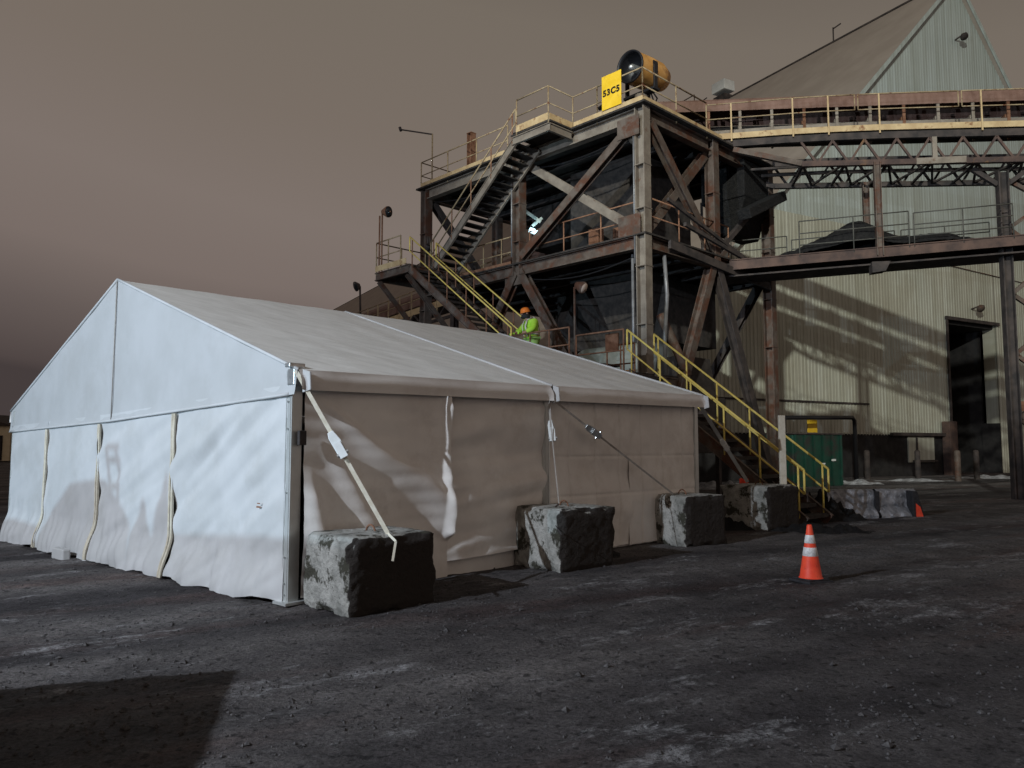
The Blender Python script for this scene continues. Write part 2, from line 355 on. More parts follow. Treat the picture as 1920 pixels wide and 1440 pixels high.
# ============================================================ TENT
A=Vector((-2.42,8.55,0)); B=Vector((-9.86,15.34,0)); D=Vector((3.40,14.35,0))
dA=B-A; dD=D-A; LA=dA.length; LD=dD.length
NF=Vector((-dA.y,dA.x,0)).normalized(); NF=NF if NF.y<0 else -NF
NS=Vector((dD.y,-dD.x,0)).normalized()
def TB(s,t): 
    P=A+dA*s+dD*t; return P+UP*(-.10*s+.06*t)
def zE(s,t): return 2.56-.13*s+.10*t
RISE=1.78
def roofz(s,t):
    return zE(s,t)+(RISE-.09*t)*(1-abs(s-.5)/.5)
tent=empty('frame_tent',TB(.5,.5),'large white gabled event tent anchored with straps to concrete blocks','tent')
def fold(a,h,ang,fr,seed,amp):
    c,s_=math.cos(ang),math.sin(ang); p=a*c+h*s_; q=-a*s_+h*c
    return amp*(noise.noise(Vector((p*.35,q*fr,seed)))+.5*noise.noise(Vector((p*.8,q*fr*2.3,seed+5)))+.25*noise.noise(Vector((a*3,h*3,seed+9))))
def smooth(x,a,b):
    x=max(0,min(1,(x-a)/(b-a))); return x*x*(3-2*x)
def wall_panel(name,side,a0,a1,ztop,zbot,disp,mat_,nu=90,nv=110,label=None):
    m=MB(); m.smooth=True
    def fn(i,j):
        a=a0+(a1-a0)*i
        s,t=(a,0) if side=='F' else (0,a)
        base=TB(s,t); zt=ztop(a); zb=zbot(a); h=zt+(zb-zt)*j
        L=a*(LA if side=='F' else LD)
        d=disp(a,L,h,i,j)
        n=NF if side=='F' else NS
        return Vector((base.x,base.y,0))+n*d+UP*h
    m.grid(fn,nu,nv)
    o=m.build(name,mat_,tent); o['label']=label if label else o.get('label','')
    if not label: del o['label']
    return o
# --- front curtains (four)
hemz=lambda seed: (lambda a: TB(a,0).z+.01+.09*noise.noise(Vector((a*LA*1.3,seed,0))))
def fdisp(seed,ang,amp,edgeL=1,edgeR=1):
    def f(a,L,h,i,j):
        d=.01+fold(L,h,ang,2.6,seed,amp)*smooth(j,0,.15)
        d+=(.12+.10*noise.noise(Vector((L*2.1,seed,3))))*smooth(h,.55,0.0)      # skirt flares on the ground
        d+=.05*noise.noise(Vector((L*6,seed,h*1.1)))*smooth(h,.9,.1)
        d=d*smooth(L,-.02,.35)+.03
        d+=edgeL*.03*math.exp(-(i/.03)**2)*(.2+noise.noise(Vector((h*2.2,seed,1))))+edgeR*.03*math.exp(-((1-i)/.03)**2)*(.2+noise.noise(Vector((h*2.0,seed,8))))
        return d
    return f
gb=lambda s: 2.27-.36*s+.16*(s>.5)*(s-.5)+TB(s,0).z*0                  # lower edge of the gable sheet
zt=lambda a: gb(a)+.12
fr=[(.006,.2785,R(-30),.065),(.2785,.5425,R(-22),.045),(.5425,.786,R(-35),.035),(.786,.992,R(-20),.022)]
for k,(a0,a1,an,am) in enumerate(fr):
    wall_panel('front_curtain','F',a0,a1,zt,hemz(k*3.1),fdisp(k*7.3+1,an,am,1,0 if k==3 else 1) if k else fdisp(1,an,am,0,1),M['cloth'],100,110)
# edge hems: rolled vertical borders beside each gap
for s in (.279,.543,.787):
    m=MB(); m.smooth=True
    for off,wd in ((-.006,.05),(.006,.042)):
        def fn(i,j,off=off,wd=wd):
            h=gb(s)-.02-(gb(s)-.02-TB(s,0).z-.02)*j
            P=TB(s+off*.5,0); ph=.6*noise.noise(Vector((h*1.7,s*9,off*40)))
            return Vector((P.x,P.y,0))+NF*(.055+.13*smooth(h,.55,0)+.03*ph+.02*math.cos(i*math.pi*2))+dA.normalized()*((i-.5)*wd*(1+.6*ph)+.035*noise.noise(Vector((h*1.2,s*3,2))))+UP*h
        m.grid(fn,6,60)
    m.build('curtain_edge',M['strap'],tent)
# --- gable sheets
def gable(s0,s1,t,n,name,off=.03):
    m=MB(); m.smooth=True
    def fn(i,j):
        s=s0+(s1-s0)*i; top=roofz(s,t)+.01; bot=gb(s) if t<.5 else gb(s)
        h=bot+(top-bot)*j; P=TB(s,t); L=s*LA
        hh=top-bot
        d=off+fold(L,h,R(75),1.8,4.4,.012)+.03*math.exp(-j*hh*9)+.015*noise.noise(Vector((L*2,h*9*.3,6)))*math.exp(-j*hh*3)
        return Vector((P.x,P.y,0))+n*d+UP*h
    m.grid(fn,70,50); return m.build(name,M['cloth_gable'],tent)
gable(-.012,.4998,0,NF,'gable_sheet'); gable(.5002,1.012,0,NF,'gable_sheet')
gable(0,.5,1,-NF,'gable_sheet'); gable(.5,1,1,-NF,'gable_sheet')
m=MB(); m.smooth=True
pts=[TB(.5,0)*1+UP*0 for _ in range(2)]
m.tube([Vector((TB(.5,0).x,TB(.5,0).y,gb(.5)))+NF*.05,Vector((TB(.5,0).x,TB(.5,0).y,roofz(.5,0)))+NF*.045],.009,6)
m.build('gable_seam',M['strap_grey'],tent)
m=MB(); m.smooth=True
m.tube([Vector((TB(q,0).x,TB(q,0).y,gb(q)+.01))+NF*.062 for q in [i/24 for i in range(25)]],.02,8)
m.build('hem_rod',M['cloth'],tent)
# --- side curtains
zst=lambda a: zE(0,a)-.10
def sd(seed,ang,amp,fr_=2.2,curlR=0,grid_=0,out=0.0):
    def f(a,L,h,i,j):
        d=out+fold(L,h,ang,fr_,seed,amp)*smooth(j,0,.12)
        if curlR:
            x=(1-i); k=math.exp(-(x/.045)**2)*smooth(h,.45,.75)*(.8+.5*noise.noise(Vector((h*3.3,seed,1))))
            d+=curlR*k
        if grid_:
            for q in range(1,6):
                d-=.012*math.exp(-((L-math.floor(L/.62)*.62-.31)/.018)**2)*.5
            d-=.014*math.exp(-((h-1.55)/.02)**2)+.014*math.exp(-((h-.95)/.02)**2)
        d+=.04*noise.noise(Vector((L*1.5,seed,3)))*smooth(h,.6,.1)
        return d
    return f
def hem_side(base,amp,seed,slope=0,a0=0): return lambda a: base+slope*(a-a0)+amp*noise.noise(Vector((a*9,seed,0)))
# first panel: folds fan out from the tightened top corner
def fan(a,L,h,i,j):
    x=L; y=2.50-h; ang=math.atan2(y,x+.05); r=math.hypot(x,y)
    d=.05+.020*x
    for ak,A,r0 in ((R(36),.050,.25),(R(58),.042,.7),(R(78),.060,1.0)):
        q=ang-ak+.05*noise.noise(Vector((r*1.1,ak*9,2)))
        w_=.105 if q>0 else .05
        d+=A*r*math.exp(-(q/w_)**2)*smooth(r,r0,r0+.5)*(1-smooth(y,1.75,2.2))
    d+=fold(L,h,R(-30),2.5,15,.016)+.012*noise.noise(Vector((x*1.2,h*7,6)))
    k=smooth(i,.94,1.0)*smooth(h,.50,.62)*smooth(j,.0,.07)*(.75+.5*noise.noise(Vector((h*3.0,4,1)))+.25*noise.noise(Vector((h*8,4,1))))
    return d+.105*k
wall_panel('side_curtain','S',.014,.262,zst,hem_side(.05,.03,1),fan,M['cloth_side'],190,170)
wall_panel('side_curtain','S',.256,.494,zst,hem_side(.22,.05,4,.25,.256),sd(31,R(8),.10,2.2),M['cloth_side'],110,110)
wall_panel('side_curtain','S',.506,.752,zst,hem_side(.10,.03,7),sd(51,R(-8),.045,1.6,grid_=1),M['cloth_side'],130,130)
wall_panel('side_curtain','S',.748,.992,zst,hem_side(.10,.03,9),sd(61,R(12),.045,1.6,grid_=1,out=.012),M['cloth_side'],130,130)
wall_panel('inner_skirt','S',.25,.99,lambda a:.75,lambda a:TB(0,a).z+.0,lambda a,L,h,i,j:-.10+.03*noise.noise(Vector((L*1.4,2,h))),M['cloth_side'],80,10)
# back walls (far long side, far gable wall)
m=MB(); m.smooth=True
m.grid(lambda i,j:Vector((TB(1,i).x,TB(1,i).y,TB(1,i).z+j*2.35))-NS*.03*math.sin(i*40),60,10)
m.grid(lambda i,j:Vector((TB(i,1).x,TB(i,1).y,TB(i,1).z+j*2.3))-NF*.03*math.sin(i*40),60,10)
m.build('rear_curtain',M['cloth_side'],tent)
# --- roof sheets
def roof(sa,sb,t0,t1):
    m=MB(); m.smooth=True
    def fn(i,j):
        s=sa+(sb-sa)*j; t=t0+(t1-t0)*i; P=TB(s,t)
        e=math.sin(math.pi*i)*math.sin(math.pi*min(1,j*1.0))
        z=roofz(s,t)+.03-.035*e+.010*noise.noise(Vector((t*14,s*3,5)))+.008*noise.noise(Vector((t*LD*2.2,s*LA*.5,8)))
        return Vector((P.x,P.y,z))
    m.grid(fn,60,60)
    return m.build('roof_sheet',M['roof'],tent)
roof(-.014,.5,-.006,.5); roof(-.014,.5,.5,1.006); roof(.5,1.014,-.006,.5); roof(.5,1.014,.5,1.006)
for t in (-.004,.5,1.004):
    for sa,sb in ((-.014,.5),(.5,1.014)):
        m=MB(); m.smooth=True
        m.tube([Vector((TB(sa+(sb-sa)*k/10,t).x,TB(sa+(sb-sa)*k/10,t).y,roofz(sa+(sb-sa)*k/10,t)+.035)) for k in range(11)],.022,8)
        m.build('rafter_piping',M['cloth'],tent)
# valance strips below the eaves
for t0,t1 in ((-.004,.494),(.504,1.004)):
    for s,n in ((-.014,NS),(1.014,-NS)):
        m=MB(); m.smooth=True
        def fn(i,j):
            t=t0+(t1-t0)*i; P=TB(s,t); 
            d=.01+.035*smooth(j,0,.5)-.01*smooth(j,.6,1)+.010*noise.noise(Vector((t*12,j*2,3)))
            d+=.05*(math.exp(-(i/.012)**2)+math.exp(-((1-i)/.012)**2))*j
            return Vector((P.x,P.y,roofz(s,t)+.035-.225*j))+n*d
        m.grid(fn,80,8); m.build('valance',M['cloth_side'] if s<0 else M['cloth_side'],tent)
# corner flap where the two bays meet, catches the light
for t in (.497,1.0,.0):
    m=MB(); P=TB(-.014,t); z=roofz(-.014,t)+.04; d=dD.normalized()
    m.prism([P*1+UP*(z-P.z)+NS*.03, P+UP*(z-P.z-.26)+NS*.05-d*.01, P+UP*(z-P.z-.23)+NS*.12+d*.05, P+UP*(z-P.z-.03)+NS*.10+d*.05],d*.02)
    m.build('corner_flap',M['cloth'],tent,bevel=.006)
# --- frame
def post(s,t,wd,name='corner_post',mt='alu'):
    m=MB(); P=TB(s,t); P=P
    zt_=zE(s,t)-.02
    m.beam(P+UP*.02,Vector((P.x,P.y,zt_)),wd,wd,NF)
    m.box(P+UP*.015,(wd*2,wd*2,.03),dA)
    for q in (-.3,.3):
        m.beam(P+NF*(wd/2+.004)+dA.normalized()*q*wd+UP*.03,Vector((P.x,P.y,zt_))+NF*(wd/2+.004)+dA.normalized()*q*wd,.012,.008,NF)
    o=m.build(name,M[mt],tent)
    b=MB()
    for h in (.10,.22,.5,1.2,1.9,2.2):
        b.tube([P+NF*(wd/2+.004)+UP*h,P+NF*(wd/2+.018)+UP*h],.011,8)
    b.build('bolt',M['hw'],o)
    return o
post(.004,.004,.13)
for s,t in ((1,0),(0,1),(1,1),(0,.5),(1,.5)): post(s*.992+.002,t*.994+.003,.11)
post(.545,.012,.06,'mid_post'); 
m=MB()
for s in (.02,.98):
    pass
for t in (.0,.5,1.0):
    for sa,sb in ((.01,.5),(.5,.99)):
        m.beam(Vector((TB(sa,t*.99+.005).x,TB(sa,t*.99+.005).y,roofz(sa,t)-.08)),Vector((TB(sb,t*.99+.005).x,TB(sb,t*.99+.005).y,roofz(sb,t)-.08)),.08,.10)
m.build('rafters',M['alu'],tent)
m=MB()
m.tube([Vector((TB(0,.5).x,TB(0,.5).y,h))+NS*.075 for h in (.1,2.3)],.016,8)
m.build('lacing_pole',M['alu'],tent)
m=MB(); P=TB(0,0); m.box(Vector((P.x,P.y,2.47))+NS*.03,(.14,.12,.18),dA); m.box(Vector((P.x,P.y,2.60))+NS*.02,(.10,.2,.05),dA)
m.build('eave_bracket',M['hw'],tent,bevel=.01)
m=MB(); P=TB(.055,0); m.box(Vector((P.x,P.y,1.02))+NF*.075,(.09,.004,.02),dA); m.box(Vector((P.x,P.y,1.06))+NF*.075,(.06,.004,.012),dA); 
m.build('sticker',M['rail_rust'],tent)
m=MB(); P=TB(.60,0); m.box(Vector((P.x,P.y,.02))+NF*.34,(.5,.12,.18),dA); m.build('hem_pocket',M['cloth'],tent,bevel=.02)
m=MB(); P=TB(0,.06); m.box(Vector((P.x,P.y,1.80))-dD*.052+NS*.085,(.09,.05,.16),dD); m.build('latch',M['steel_dark'],tent,bevel=.008)

# ============================================================ CONCRETE BLOCKS
def block(c,a,sa,sb,h,seed,mt,label):
    a=Vector((a[0],a[1],0)).normalized(); b=Vector((a.y,-a.x,0)); c=Vector((c[0],c[1],0)); z0=gz(c.x,c.y)-.03
    me=bpy.data.meshes.new('concrete_block'); bm=bmesh.new(); bmesh.ops.create_cube(bm,size=1)
    bmesh.ops.subdivide_edges(bm,edges=bm.edges[:],cuts=34,use_grid_fill=True)
    for v in bm.verts:
        p=v.co.copy(); q=Vector((p.x*sa,p.y*sb,p.z*h))
        # how close to an edge of the box
        e=sorted([.5*sa-abs(q.x),.5*sb-abs(q.y),.5*h-abs(q.z)])
        near=max(0,1-(e[0]+e[1])/.09)
        n=noise.fractal(Vector((q.x*3+seed,q.y*3,q.z*3)),1,2,5); n2=noise.noise(Vector((q.x*5,q.y*5+seed,q.z*5)))
        dirn=q.normalized()
        q-=dirn*(near*(.028+.085*max(0,n2+.15)))
        q+=dirn*(.011*n+.008*noise.noise(Vector((q.x*17,q.y*17+seed,q.z*17))))
        v.co=a*q.x+b*q.y+UP*(q.z+h/2)
    bm.normal_update(); bmesh.ops.recalc_face_normals(bm,faces=bm.faces[:]); bm.normal_update()
    side_shade=[max(v.normal.dot(-a),v.normal.dot(b),v.normal.dot(a)) for v in bm.verts]  # shade mask: every upright side except the lamp-lit one
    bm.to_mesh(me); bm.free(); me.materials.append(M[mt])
    at=me.attributes.new('side_shade','FLOAT','POINT'); at.data.foreach_set('value',side_shade)
    me.polygons.foreach_set('use_smooth',[True]*len(me.polygons))
    o=bpy.data.objects.new('concrete_block',me); col.objects.link(o)
    o.location=c+a*sa/2+b*sb/2+UP*z0
    tag(o,label,'concrete block','ballast blocks that anchor the tent straps')
    # lifting loop on top
    l=MB(); P=Vector(o.location)+UP*(h-.02); l.tube([P+a*(.09*math.cos(k*math.pi/8))+UP*(.09*math.sin(k*math.pi/8)) for k in range(9)],.011,8); l.build('lifting_loop',M['rust'],o)
    return o
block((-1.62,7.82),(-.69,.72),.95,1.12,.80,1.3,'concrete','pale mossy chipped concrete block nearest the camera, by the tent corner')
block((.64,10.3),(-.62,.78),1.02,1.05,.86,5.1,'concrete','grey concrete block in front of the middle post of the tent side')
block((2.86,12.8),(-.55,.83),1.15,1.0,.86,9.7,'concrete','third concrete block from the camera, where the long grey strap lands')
block((5.0,15.25),(-.62,.78),1.15,1.15,.9,13.9,'concrete','farthest concrete block, its unlit sides painted dark, just left of the lowest yellow stairs')

# ============================================================ STRAPS
def strap(pts,wd,mt,label,ratch=None,cat='strap',rmat='hw'):
    r=empty('ratchet_strap',pts[-1],label,cat,'ratchet straps holding the tent down')
    m=MB()
    for n_,(p,q) in enumerate(zip(pts[:-1],pts[1:])): m.beam(p,q,wd*(1 if n_==0 else .55),.006,(p-Vector((0,0,EYE))).cross(q-p).cross(q-p))
    m.build('webbing',M[mt],r)
    if ratch is not None:
        p,q,f=ratch; c=p+(q-p)*f; d=(q-p).normalized(); vu=(c-Vector((0,0,EYE))).normalized(); sdv=d.cross(vu).normalized(); n=sdv.cross(d)
        if n.dot(vu)>0: n=-n
        b=MB(); L=.32
        b.prism([c-d*L*.5-sdv*.035,c-d*L*.3-sdv*.055,c+d*L*.5-sdv*.05,c+d*L*.5+sdv*.05,c-d*L*.1+sdv*.055,c-d*L*.5+sdv*.03],n*.03)
        b.build('ratchet_body',M[rmat],r,bevel=.006)
        h=MB(); h.beam(c-d*.02+n*.05,c+d*.17+n*.06,.085,.02,n); h.build('ratchet_handle',M[rmat],r,bevel=.004)
        h=MB(); h.tube([c+d*.12-sdv*.065+n*.04,c+d*.12+sdv*.065+n*.04],.022,10); h.build('ratchet_spool',M['hw'],r)
    return r
def blocktop(px,py,z): return onground(px,py,z)
p0=atY(553,692,8.45); p1=blocktop(727,1000,.79); p2=atY(742,1015,8.02); p3=atY(736,1052,7.98)
strap([p0,p1,p2,p3],.045,'strap','cream strap with ratchet from the near tent corner down to the mossy block',(p0,p1,.47),rmat='white')
q0=atY(1029,745,11.35); q1=atY(1033,800,11.1); q2=atY(1048,945,10.85); q3=atY(1027,962,10.6); q4=atY(1053,1003,10.22)
strap([q0,q1,q2],.028,'strap_grey','thin strap hanging beside the middle post with a white ratchet',(q0,q2,.33),rmat='white')
strap([q2,q3,q4],.02,'steel_dark','dark strap tail draped over the middle concrete block',None)
r0=atY(1035,748,11.3); r1=atY(1262,926,13.2)
strap([r0,r1],.03,'strap_grey','long grey strap slanting across the second tent bay to the third block',(r0,r1,.30))
s0=atY(1303,745,14.3); s1=atY(1402,904,16.1)
strap([s0,s1],.07,'alu','shiny metallic strap from the far tent corner to the farthest block',(s0,s1,.52),rmat='white')
# small red and white rag tied at the far block
m=MB(); c=onground(1395,905,.92); m.smooth=True
m.grid(lambda i,j:c+Vector(((i-.5)*.2,.03*math.sin(i*9),(.5-j)*.14+.03*math.sin(i*7))),10,6)
tag(m.build('red_rag',M['cone'],solid=.006),'small red rag lying on the farthest block at the strap end','rag')

# ============================================================ TRAFFIC CONE
cc=onground(1521,1098); cc.z=gz(cc.x,cc.y)
cone=empty('traffic_cone',cc,'orange traffic cone with two white bands alone on the dark yard','traffic cone')
def lathe(m,c,prof,n=40,ax=UP):
    ax=Vector(ax).normalized(); a=ax.cross(Vector((1,0,0)));  
    if a.length<.1: a=ax.cross(Vector((0,1,0)))
    a.normalize(); b=ax.cross(a); c=Vector(c)
    vs=[c+ax*h+(a*math.cos(2*math.pi*k/n)+b*math.sin(2*math.pi*k/n))*r for r,h in prof for k in range(n)]
    fs=[(i*n+k,i*n+(k+1)%n,(i+1)*n+(k+1)%n,(i+1)*n+k) for i in range(len(prof)-1) for k in range(n)]
    return m.add(vs,fs)
m=MB(); m.box(cc+UP*.018,(.37,.37,.036),(.9,.35,0)); m.box(cc+UP*.045,(.31,.31,.02),(.9,.35,0)); m.build('base',M['rubber'],cone,bevel=.012)
H=.70; rr=lambda h:.135-(.135-.028)*(h-.05)/(H-.05)
m=MB(); m.smooth=True
lathe(m,cc,[(.15,.05),(.14,.06)]+[(rr(h),h) for h in (.07,.2,.35,.5,.6,.69)]+[(.024,.70),(.018,.69)]); m.build('body',M['cone'],cone)
for h0,h1 in ((.32,.425),(.475,.575)):
    m=MB(); m.smooth=True; lathe(m,cc,[(rr(h0)+.001,h0),(rr(h0)+.003,h0+.003),(rr(h1)+.003,h1-.003),(rr(h1)+.001,h1)]); m.build('reflective_band',M['coneband'],cone)

# ============================================================ TRANSFER TOWER
ZT,ZM=11.75,7.85
tower=empty('transfer_tower',T(5,4,0),'tall rusty steel conveyor transfer tower with two decks and crossed braces','tower')
def part(m,name,mt,parent=tower,**k): return m.build(name,M[mt],parent,**k)
VS=(0,3.75,7.4); US=(0,5.15,10.3)
for u in US:
    for v in VS:
        if (u==5.15 and v==0) or (u==0 and v==3.75) : z0=ZM-.4
        elif u==5.15 and v==3.75: continue
        else: z0=0
        m=MB()
        front=(v==0 or u==0)
        m.hbeam(T(u,v,z0),T(u,v,ZT-.1),.32,.34,E1 if u==0 and v==0 else E1,.035)
        if z0==0:
            m.box(T(u,v,.03),(.6,.6,.06),E1)
        for zz in (5.2,6.9,8.6,9.9):
            if front and zz>z0: m.box(T(u,v,zz),(.37,.36,.025),E1)
        part(m,'column','steel_light' if (u==0 and v==0) else 'steel')
# horizontal beams
def hb(a,b,mt='steel',wd=.26,h=.38,name='beam'):
    m=MB(); m.hbeam(a,b,wd,h,UP,.03); return part(m,name,mt)
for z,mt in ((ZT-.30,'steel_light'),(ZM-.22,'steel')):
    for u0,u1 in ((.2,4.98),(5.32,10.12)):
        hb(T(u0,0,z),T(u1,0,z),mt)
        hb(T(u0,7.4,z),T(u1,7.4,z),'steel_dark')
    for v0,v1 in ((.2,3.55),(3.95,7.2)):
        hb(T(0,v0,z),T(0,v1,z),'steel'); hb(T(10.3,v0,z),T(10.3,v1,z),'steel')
    for v in (1.3,2.5,3.75,5,6.2): hb(T(.1,v,z+.02),T(10.2,v,z+.02),'steel_dark',.16,.28,'joist')
m=MB(); m.box(T(5.15,3.7,ZT-.06),(10.9,8.0,.06),E1); part(m,'upper_deck','grating')
m=MB(); m.box(T(5.15,3.7,ZM-.01),(10.7,7.8,.05),E1); part(m,'lower_deck','grating')
# diagonal braces
def br(a,b,wd=.26,h=.24,mt='steel',upv=E2):
    m=MB(); m.hbeam(a,b,wd,h,upv,.03); return part(m,'brace',mt)
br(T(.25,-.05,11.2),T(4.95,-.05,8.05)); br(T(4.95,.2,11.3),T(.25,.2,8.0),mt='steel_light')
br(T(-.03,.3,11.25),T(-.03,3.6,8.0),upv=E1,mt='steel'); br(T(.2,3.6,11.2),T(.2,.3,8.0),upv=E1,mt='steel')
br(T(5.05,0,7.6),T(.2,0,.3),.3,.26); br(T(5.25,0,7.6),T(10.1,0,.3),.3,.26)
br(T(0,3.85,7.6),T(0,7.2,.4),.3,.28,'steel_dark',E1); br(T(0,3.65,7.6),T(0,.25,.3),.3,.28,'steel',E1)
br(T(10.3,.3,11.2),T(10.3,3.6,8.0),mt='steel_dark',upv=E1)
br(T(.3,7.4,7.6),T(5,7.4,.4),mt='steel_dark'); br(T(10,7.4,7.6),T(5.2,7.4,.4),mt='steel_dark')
for u,v,z in ((.12,-.17,11.1),(5.15,-.02,7.45),(.12,-.17,8.15)):
    m=MB(); m.box(T(u+.25,v-.02,z),(.8,.025,.6),E1); part(m,'gusset_plate','steel')
# chutes, ducts and machinery inside
m=MB(); m.box(T(3.2,3.6,9.9),(3.0,3.0,2.9),E1); m.box(T(3.2,3.6,8.3),(1.7,1.9,1.0),E1); part(m,'chute_housing','grating',bevel=.03)
m=MB(); m.box(T(7.2,5.2,10.5),(2.6,2.4,1.7),E1); part(m,'chute_housing','grating',bevel=.03)
m=MB(); m.prism([T(2.0,2.6,7.6),T(4.4,2.6,7.6),T(3.6,3.2,5.2),T(2.6,3.2,5.2)],E2*2.2); part(m,'hopper','grating')
m=MB(); m.box(T(4.5,5.5,6.4),(5.0,3.2,2.2),E1); part(m,'hopper','grating')
m=MB(); m.box(T(1.75,1.6,8.35),(.9,.6,.8),E1); part(m,'motor_housing','rust',bevel=.05)
m=MB(); m.box(T(2.95,1.4,8.45),(.42,.3,.85),E1); part(m,'switch_box','rust',bevel=.02)
m=MB(); m.smooth=True; m.tube([T(-.0,1.0,7.4),T(-.05,1.05,6.2),T(.3,1.4,5.0),T(.3,1.4,3.0)],.06,10); m.tube([T(.6,.25,7.4),T(.6,.25,3.2)],.045,8); part(m,'conduit','pipe')
m=MB(); m.smooth=True; m.tube([atY(1238,590,23.6),atY(1262,640,23.5),atY(1290,705,23.3)],.14,14); part(m,'drain_pipe','steel')
m=MB(); m.beam(T(-.2,1.0,7.7),T(-.2,7.0,7.3),.1,.25); m.beam(T(-.35,1.6,8.4),T(-.35,6.8,7.7),.1,.12); m.beam(T(-.3,.8,9.0),T(-.3,5.5,7.9),.08,.1); part(m,'sloping_rail','steel_dark')

def handrail(path,name,parent,mt='rail',h=1.07,r=.024,step=1.5,mid=(.5,),closed_ends=True):
    m=MB(); m.smooth=True
    P=[Vector(p) for p in path]
    m.tube([p+UP*h for p in P],r,8)
    for k in mid: m.tube([p+UP*h*k for p in P],r*.85,8)
    for i,(a,b) in enumerate(zip(P[:-1],P[1:])):
        L=(b-a).length; n=max(1,int(round(L/step)))
        for q in range(n+1):
            if q==0 and i>0: continue
            p=a+(b-a)*q/n; m.tube([p-UP*.12,p+UP*h],r*.95,8)
    return part(m,name,mt,parent)
# upper deck rails and kick plates
def kick(a,b,parent=tower,h=.22,mt='toe'):
    a=Vector(a);b=Vector(b); m=MB(); m.beam(a+UP*h/2,b+UP*h/2,.02,h); return part(m,'kick_plate',mt,parent)
ZD=ZT-.03
handrail([T(-.12,-.12,ZD),T(1.6,-.12,ZD)],'handrail',tower)
handrail([T(1.6,-.12,ZD),T(2.6,-.12,ZD),T(2.6,-1.25,ZD),T(4.0,-1.25,ZD)],'handrail',tower)
handrail([T(5.6,-.12,ZD),T(10.5,-.12,ZD),T(10.5,7.5,ZD)],'handrail',tower,step=1.9)
handrail([T(-.12,-.12,ZD),T(-.12,3.3,ZD)],'handrail',tower,step=1.7)
kick(T(-.14,-.14,ZD),T(2.55,-.14,ZD)); kick(T(5.5,-.14,ZD),T(10.5,-.14,ZD)); kick(T(-.14,-.10,ZD),T(-.14,4.2,ZD)); kick(T(10.52,-.1,ZD),T(10.52,7.5,ZD))
kick(T(2.58,-.16,ZD),T(2.58,-1.22,ZD)); kick(T(2.6,-1.27,ZD),T(4.0,-1.27,ZD))
# stair head landing of the top deck
m=MB(); m.box(T(3.4,-.70,ZT-.06),(1.75,1.1,.05),E1); part(m,'stair_head','grating')
m=MB(); m.hbeam(T(2.55,-1.22,ZT-.25),T(4.2,-1.22,ZT-.25),.1,.26); m.hbeam(T(2.6,-.2,ZT-.25),T(2.6,-1.16,ZT-.25),.1,.26); part(m,'landing_frame','steel_light')
# mid deck rails
handrail([T(.25,.25,ZM+.05),T(4.9,.25,ZM+.05)],'handrail',tower,'rail_rust')
handrail([T(5.35,.25,ZM+.05),T(8.2,.25,ZM+.05)],'handrail',tower,'rail',step=1.1)
handrail([T(-.05,.3,ZM+.05),T(-.05,4.6,ZM+.05)],'handrail',tower,'rail_rust')
kick(T(5.4,-.16,ZM),T(8.2,-.16,ZM),h=.12,mt='rail_rust')
# vent stack and small things on the top deck
m=MB(); m.hbeam(T(8.06,.35,ZT),T(8.06,.35,13.35),.24,.24,E1,.03); m.box(T(8.06,.35,13.37),(.26,.26,.03),E1); part(m,'stub_column','rust')
m=MB(); m.smooth=True; lathe(m,T(6.85,.4,12.0),[(.0,-.12),(.13,-.12),(.13,.12),(0,.12)],20,E1); part(m,'hose_reel','black')
m=MB(); m.box(T(1.75,.9,12.05),(.9,.5,.6),E1); part(m,'pump_box','steel_light',bevel=.02)
m=MB(); m.box(T(4.6,-.35,12.12),(.35,.2,.3),E1); m.box(T(4.95,-.35,12.05),(.15,.2,.4),E1); part(m,'cable_box','black',bevel=.02)
m=MB(); m.smooth=True; m.tube([T(1.2,.4,12.55),T(2.1,.6,12.48)],.07,10); part(m,'nozzle','black')
m=MB(); m.smooth=True; lathe(m,T(.35,.1,10.85),[(0,-.16),(.10,-.15),(.15,-.02),(.17,.08),(0,.1)],20,(-.4,-.6,-.4)); part(m,'area_lamp','steel_light')
for us,ue,z0,dz in ((.3,5.0,11.15,.25),(5.3,10.1,11.2,.3),(.3,5.0,7.35,.28)):
    m=MB(); m.smooth=True; m.tube([T(us+(ue-us)*k/12,.22,z0-dz*math.sin(math.pi*k/12)) for k in range(13)],.022,6); part(m,'cable','black')
for u,v in ((.22,-.02),(5.35,-.05)):
    m=MB(); m.smooth=True; m.tube([T(u,v-.12,7.0 if u<1 else 8.1),T(u,v-.12,11.3)],.028,6); part(m,'conduit','pipe')
# mast arm on far corner
mast=empty('signal_mast',T(10.1,0,ZT),'thin bent mast with a small arm on the far left corner of the top deck','mast')
m=MB(); m.smooth=True; m.tube([T(10.1,.1,ZT),T(10.1,.1,13.9)],.028,8); m.build('pole',M['rail'],mast)
m=MB(); m.smooth=True; m.tube([T(10.1,.1,13.88),T(11.5,-.4,14.35)],.03,8); m.tube([T(11.5,-.4,14.30),T(11.55,-.42,14.45)],.06,8); m.build('arm',M['steel_dark'],mast)

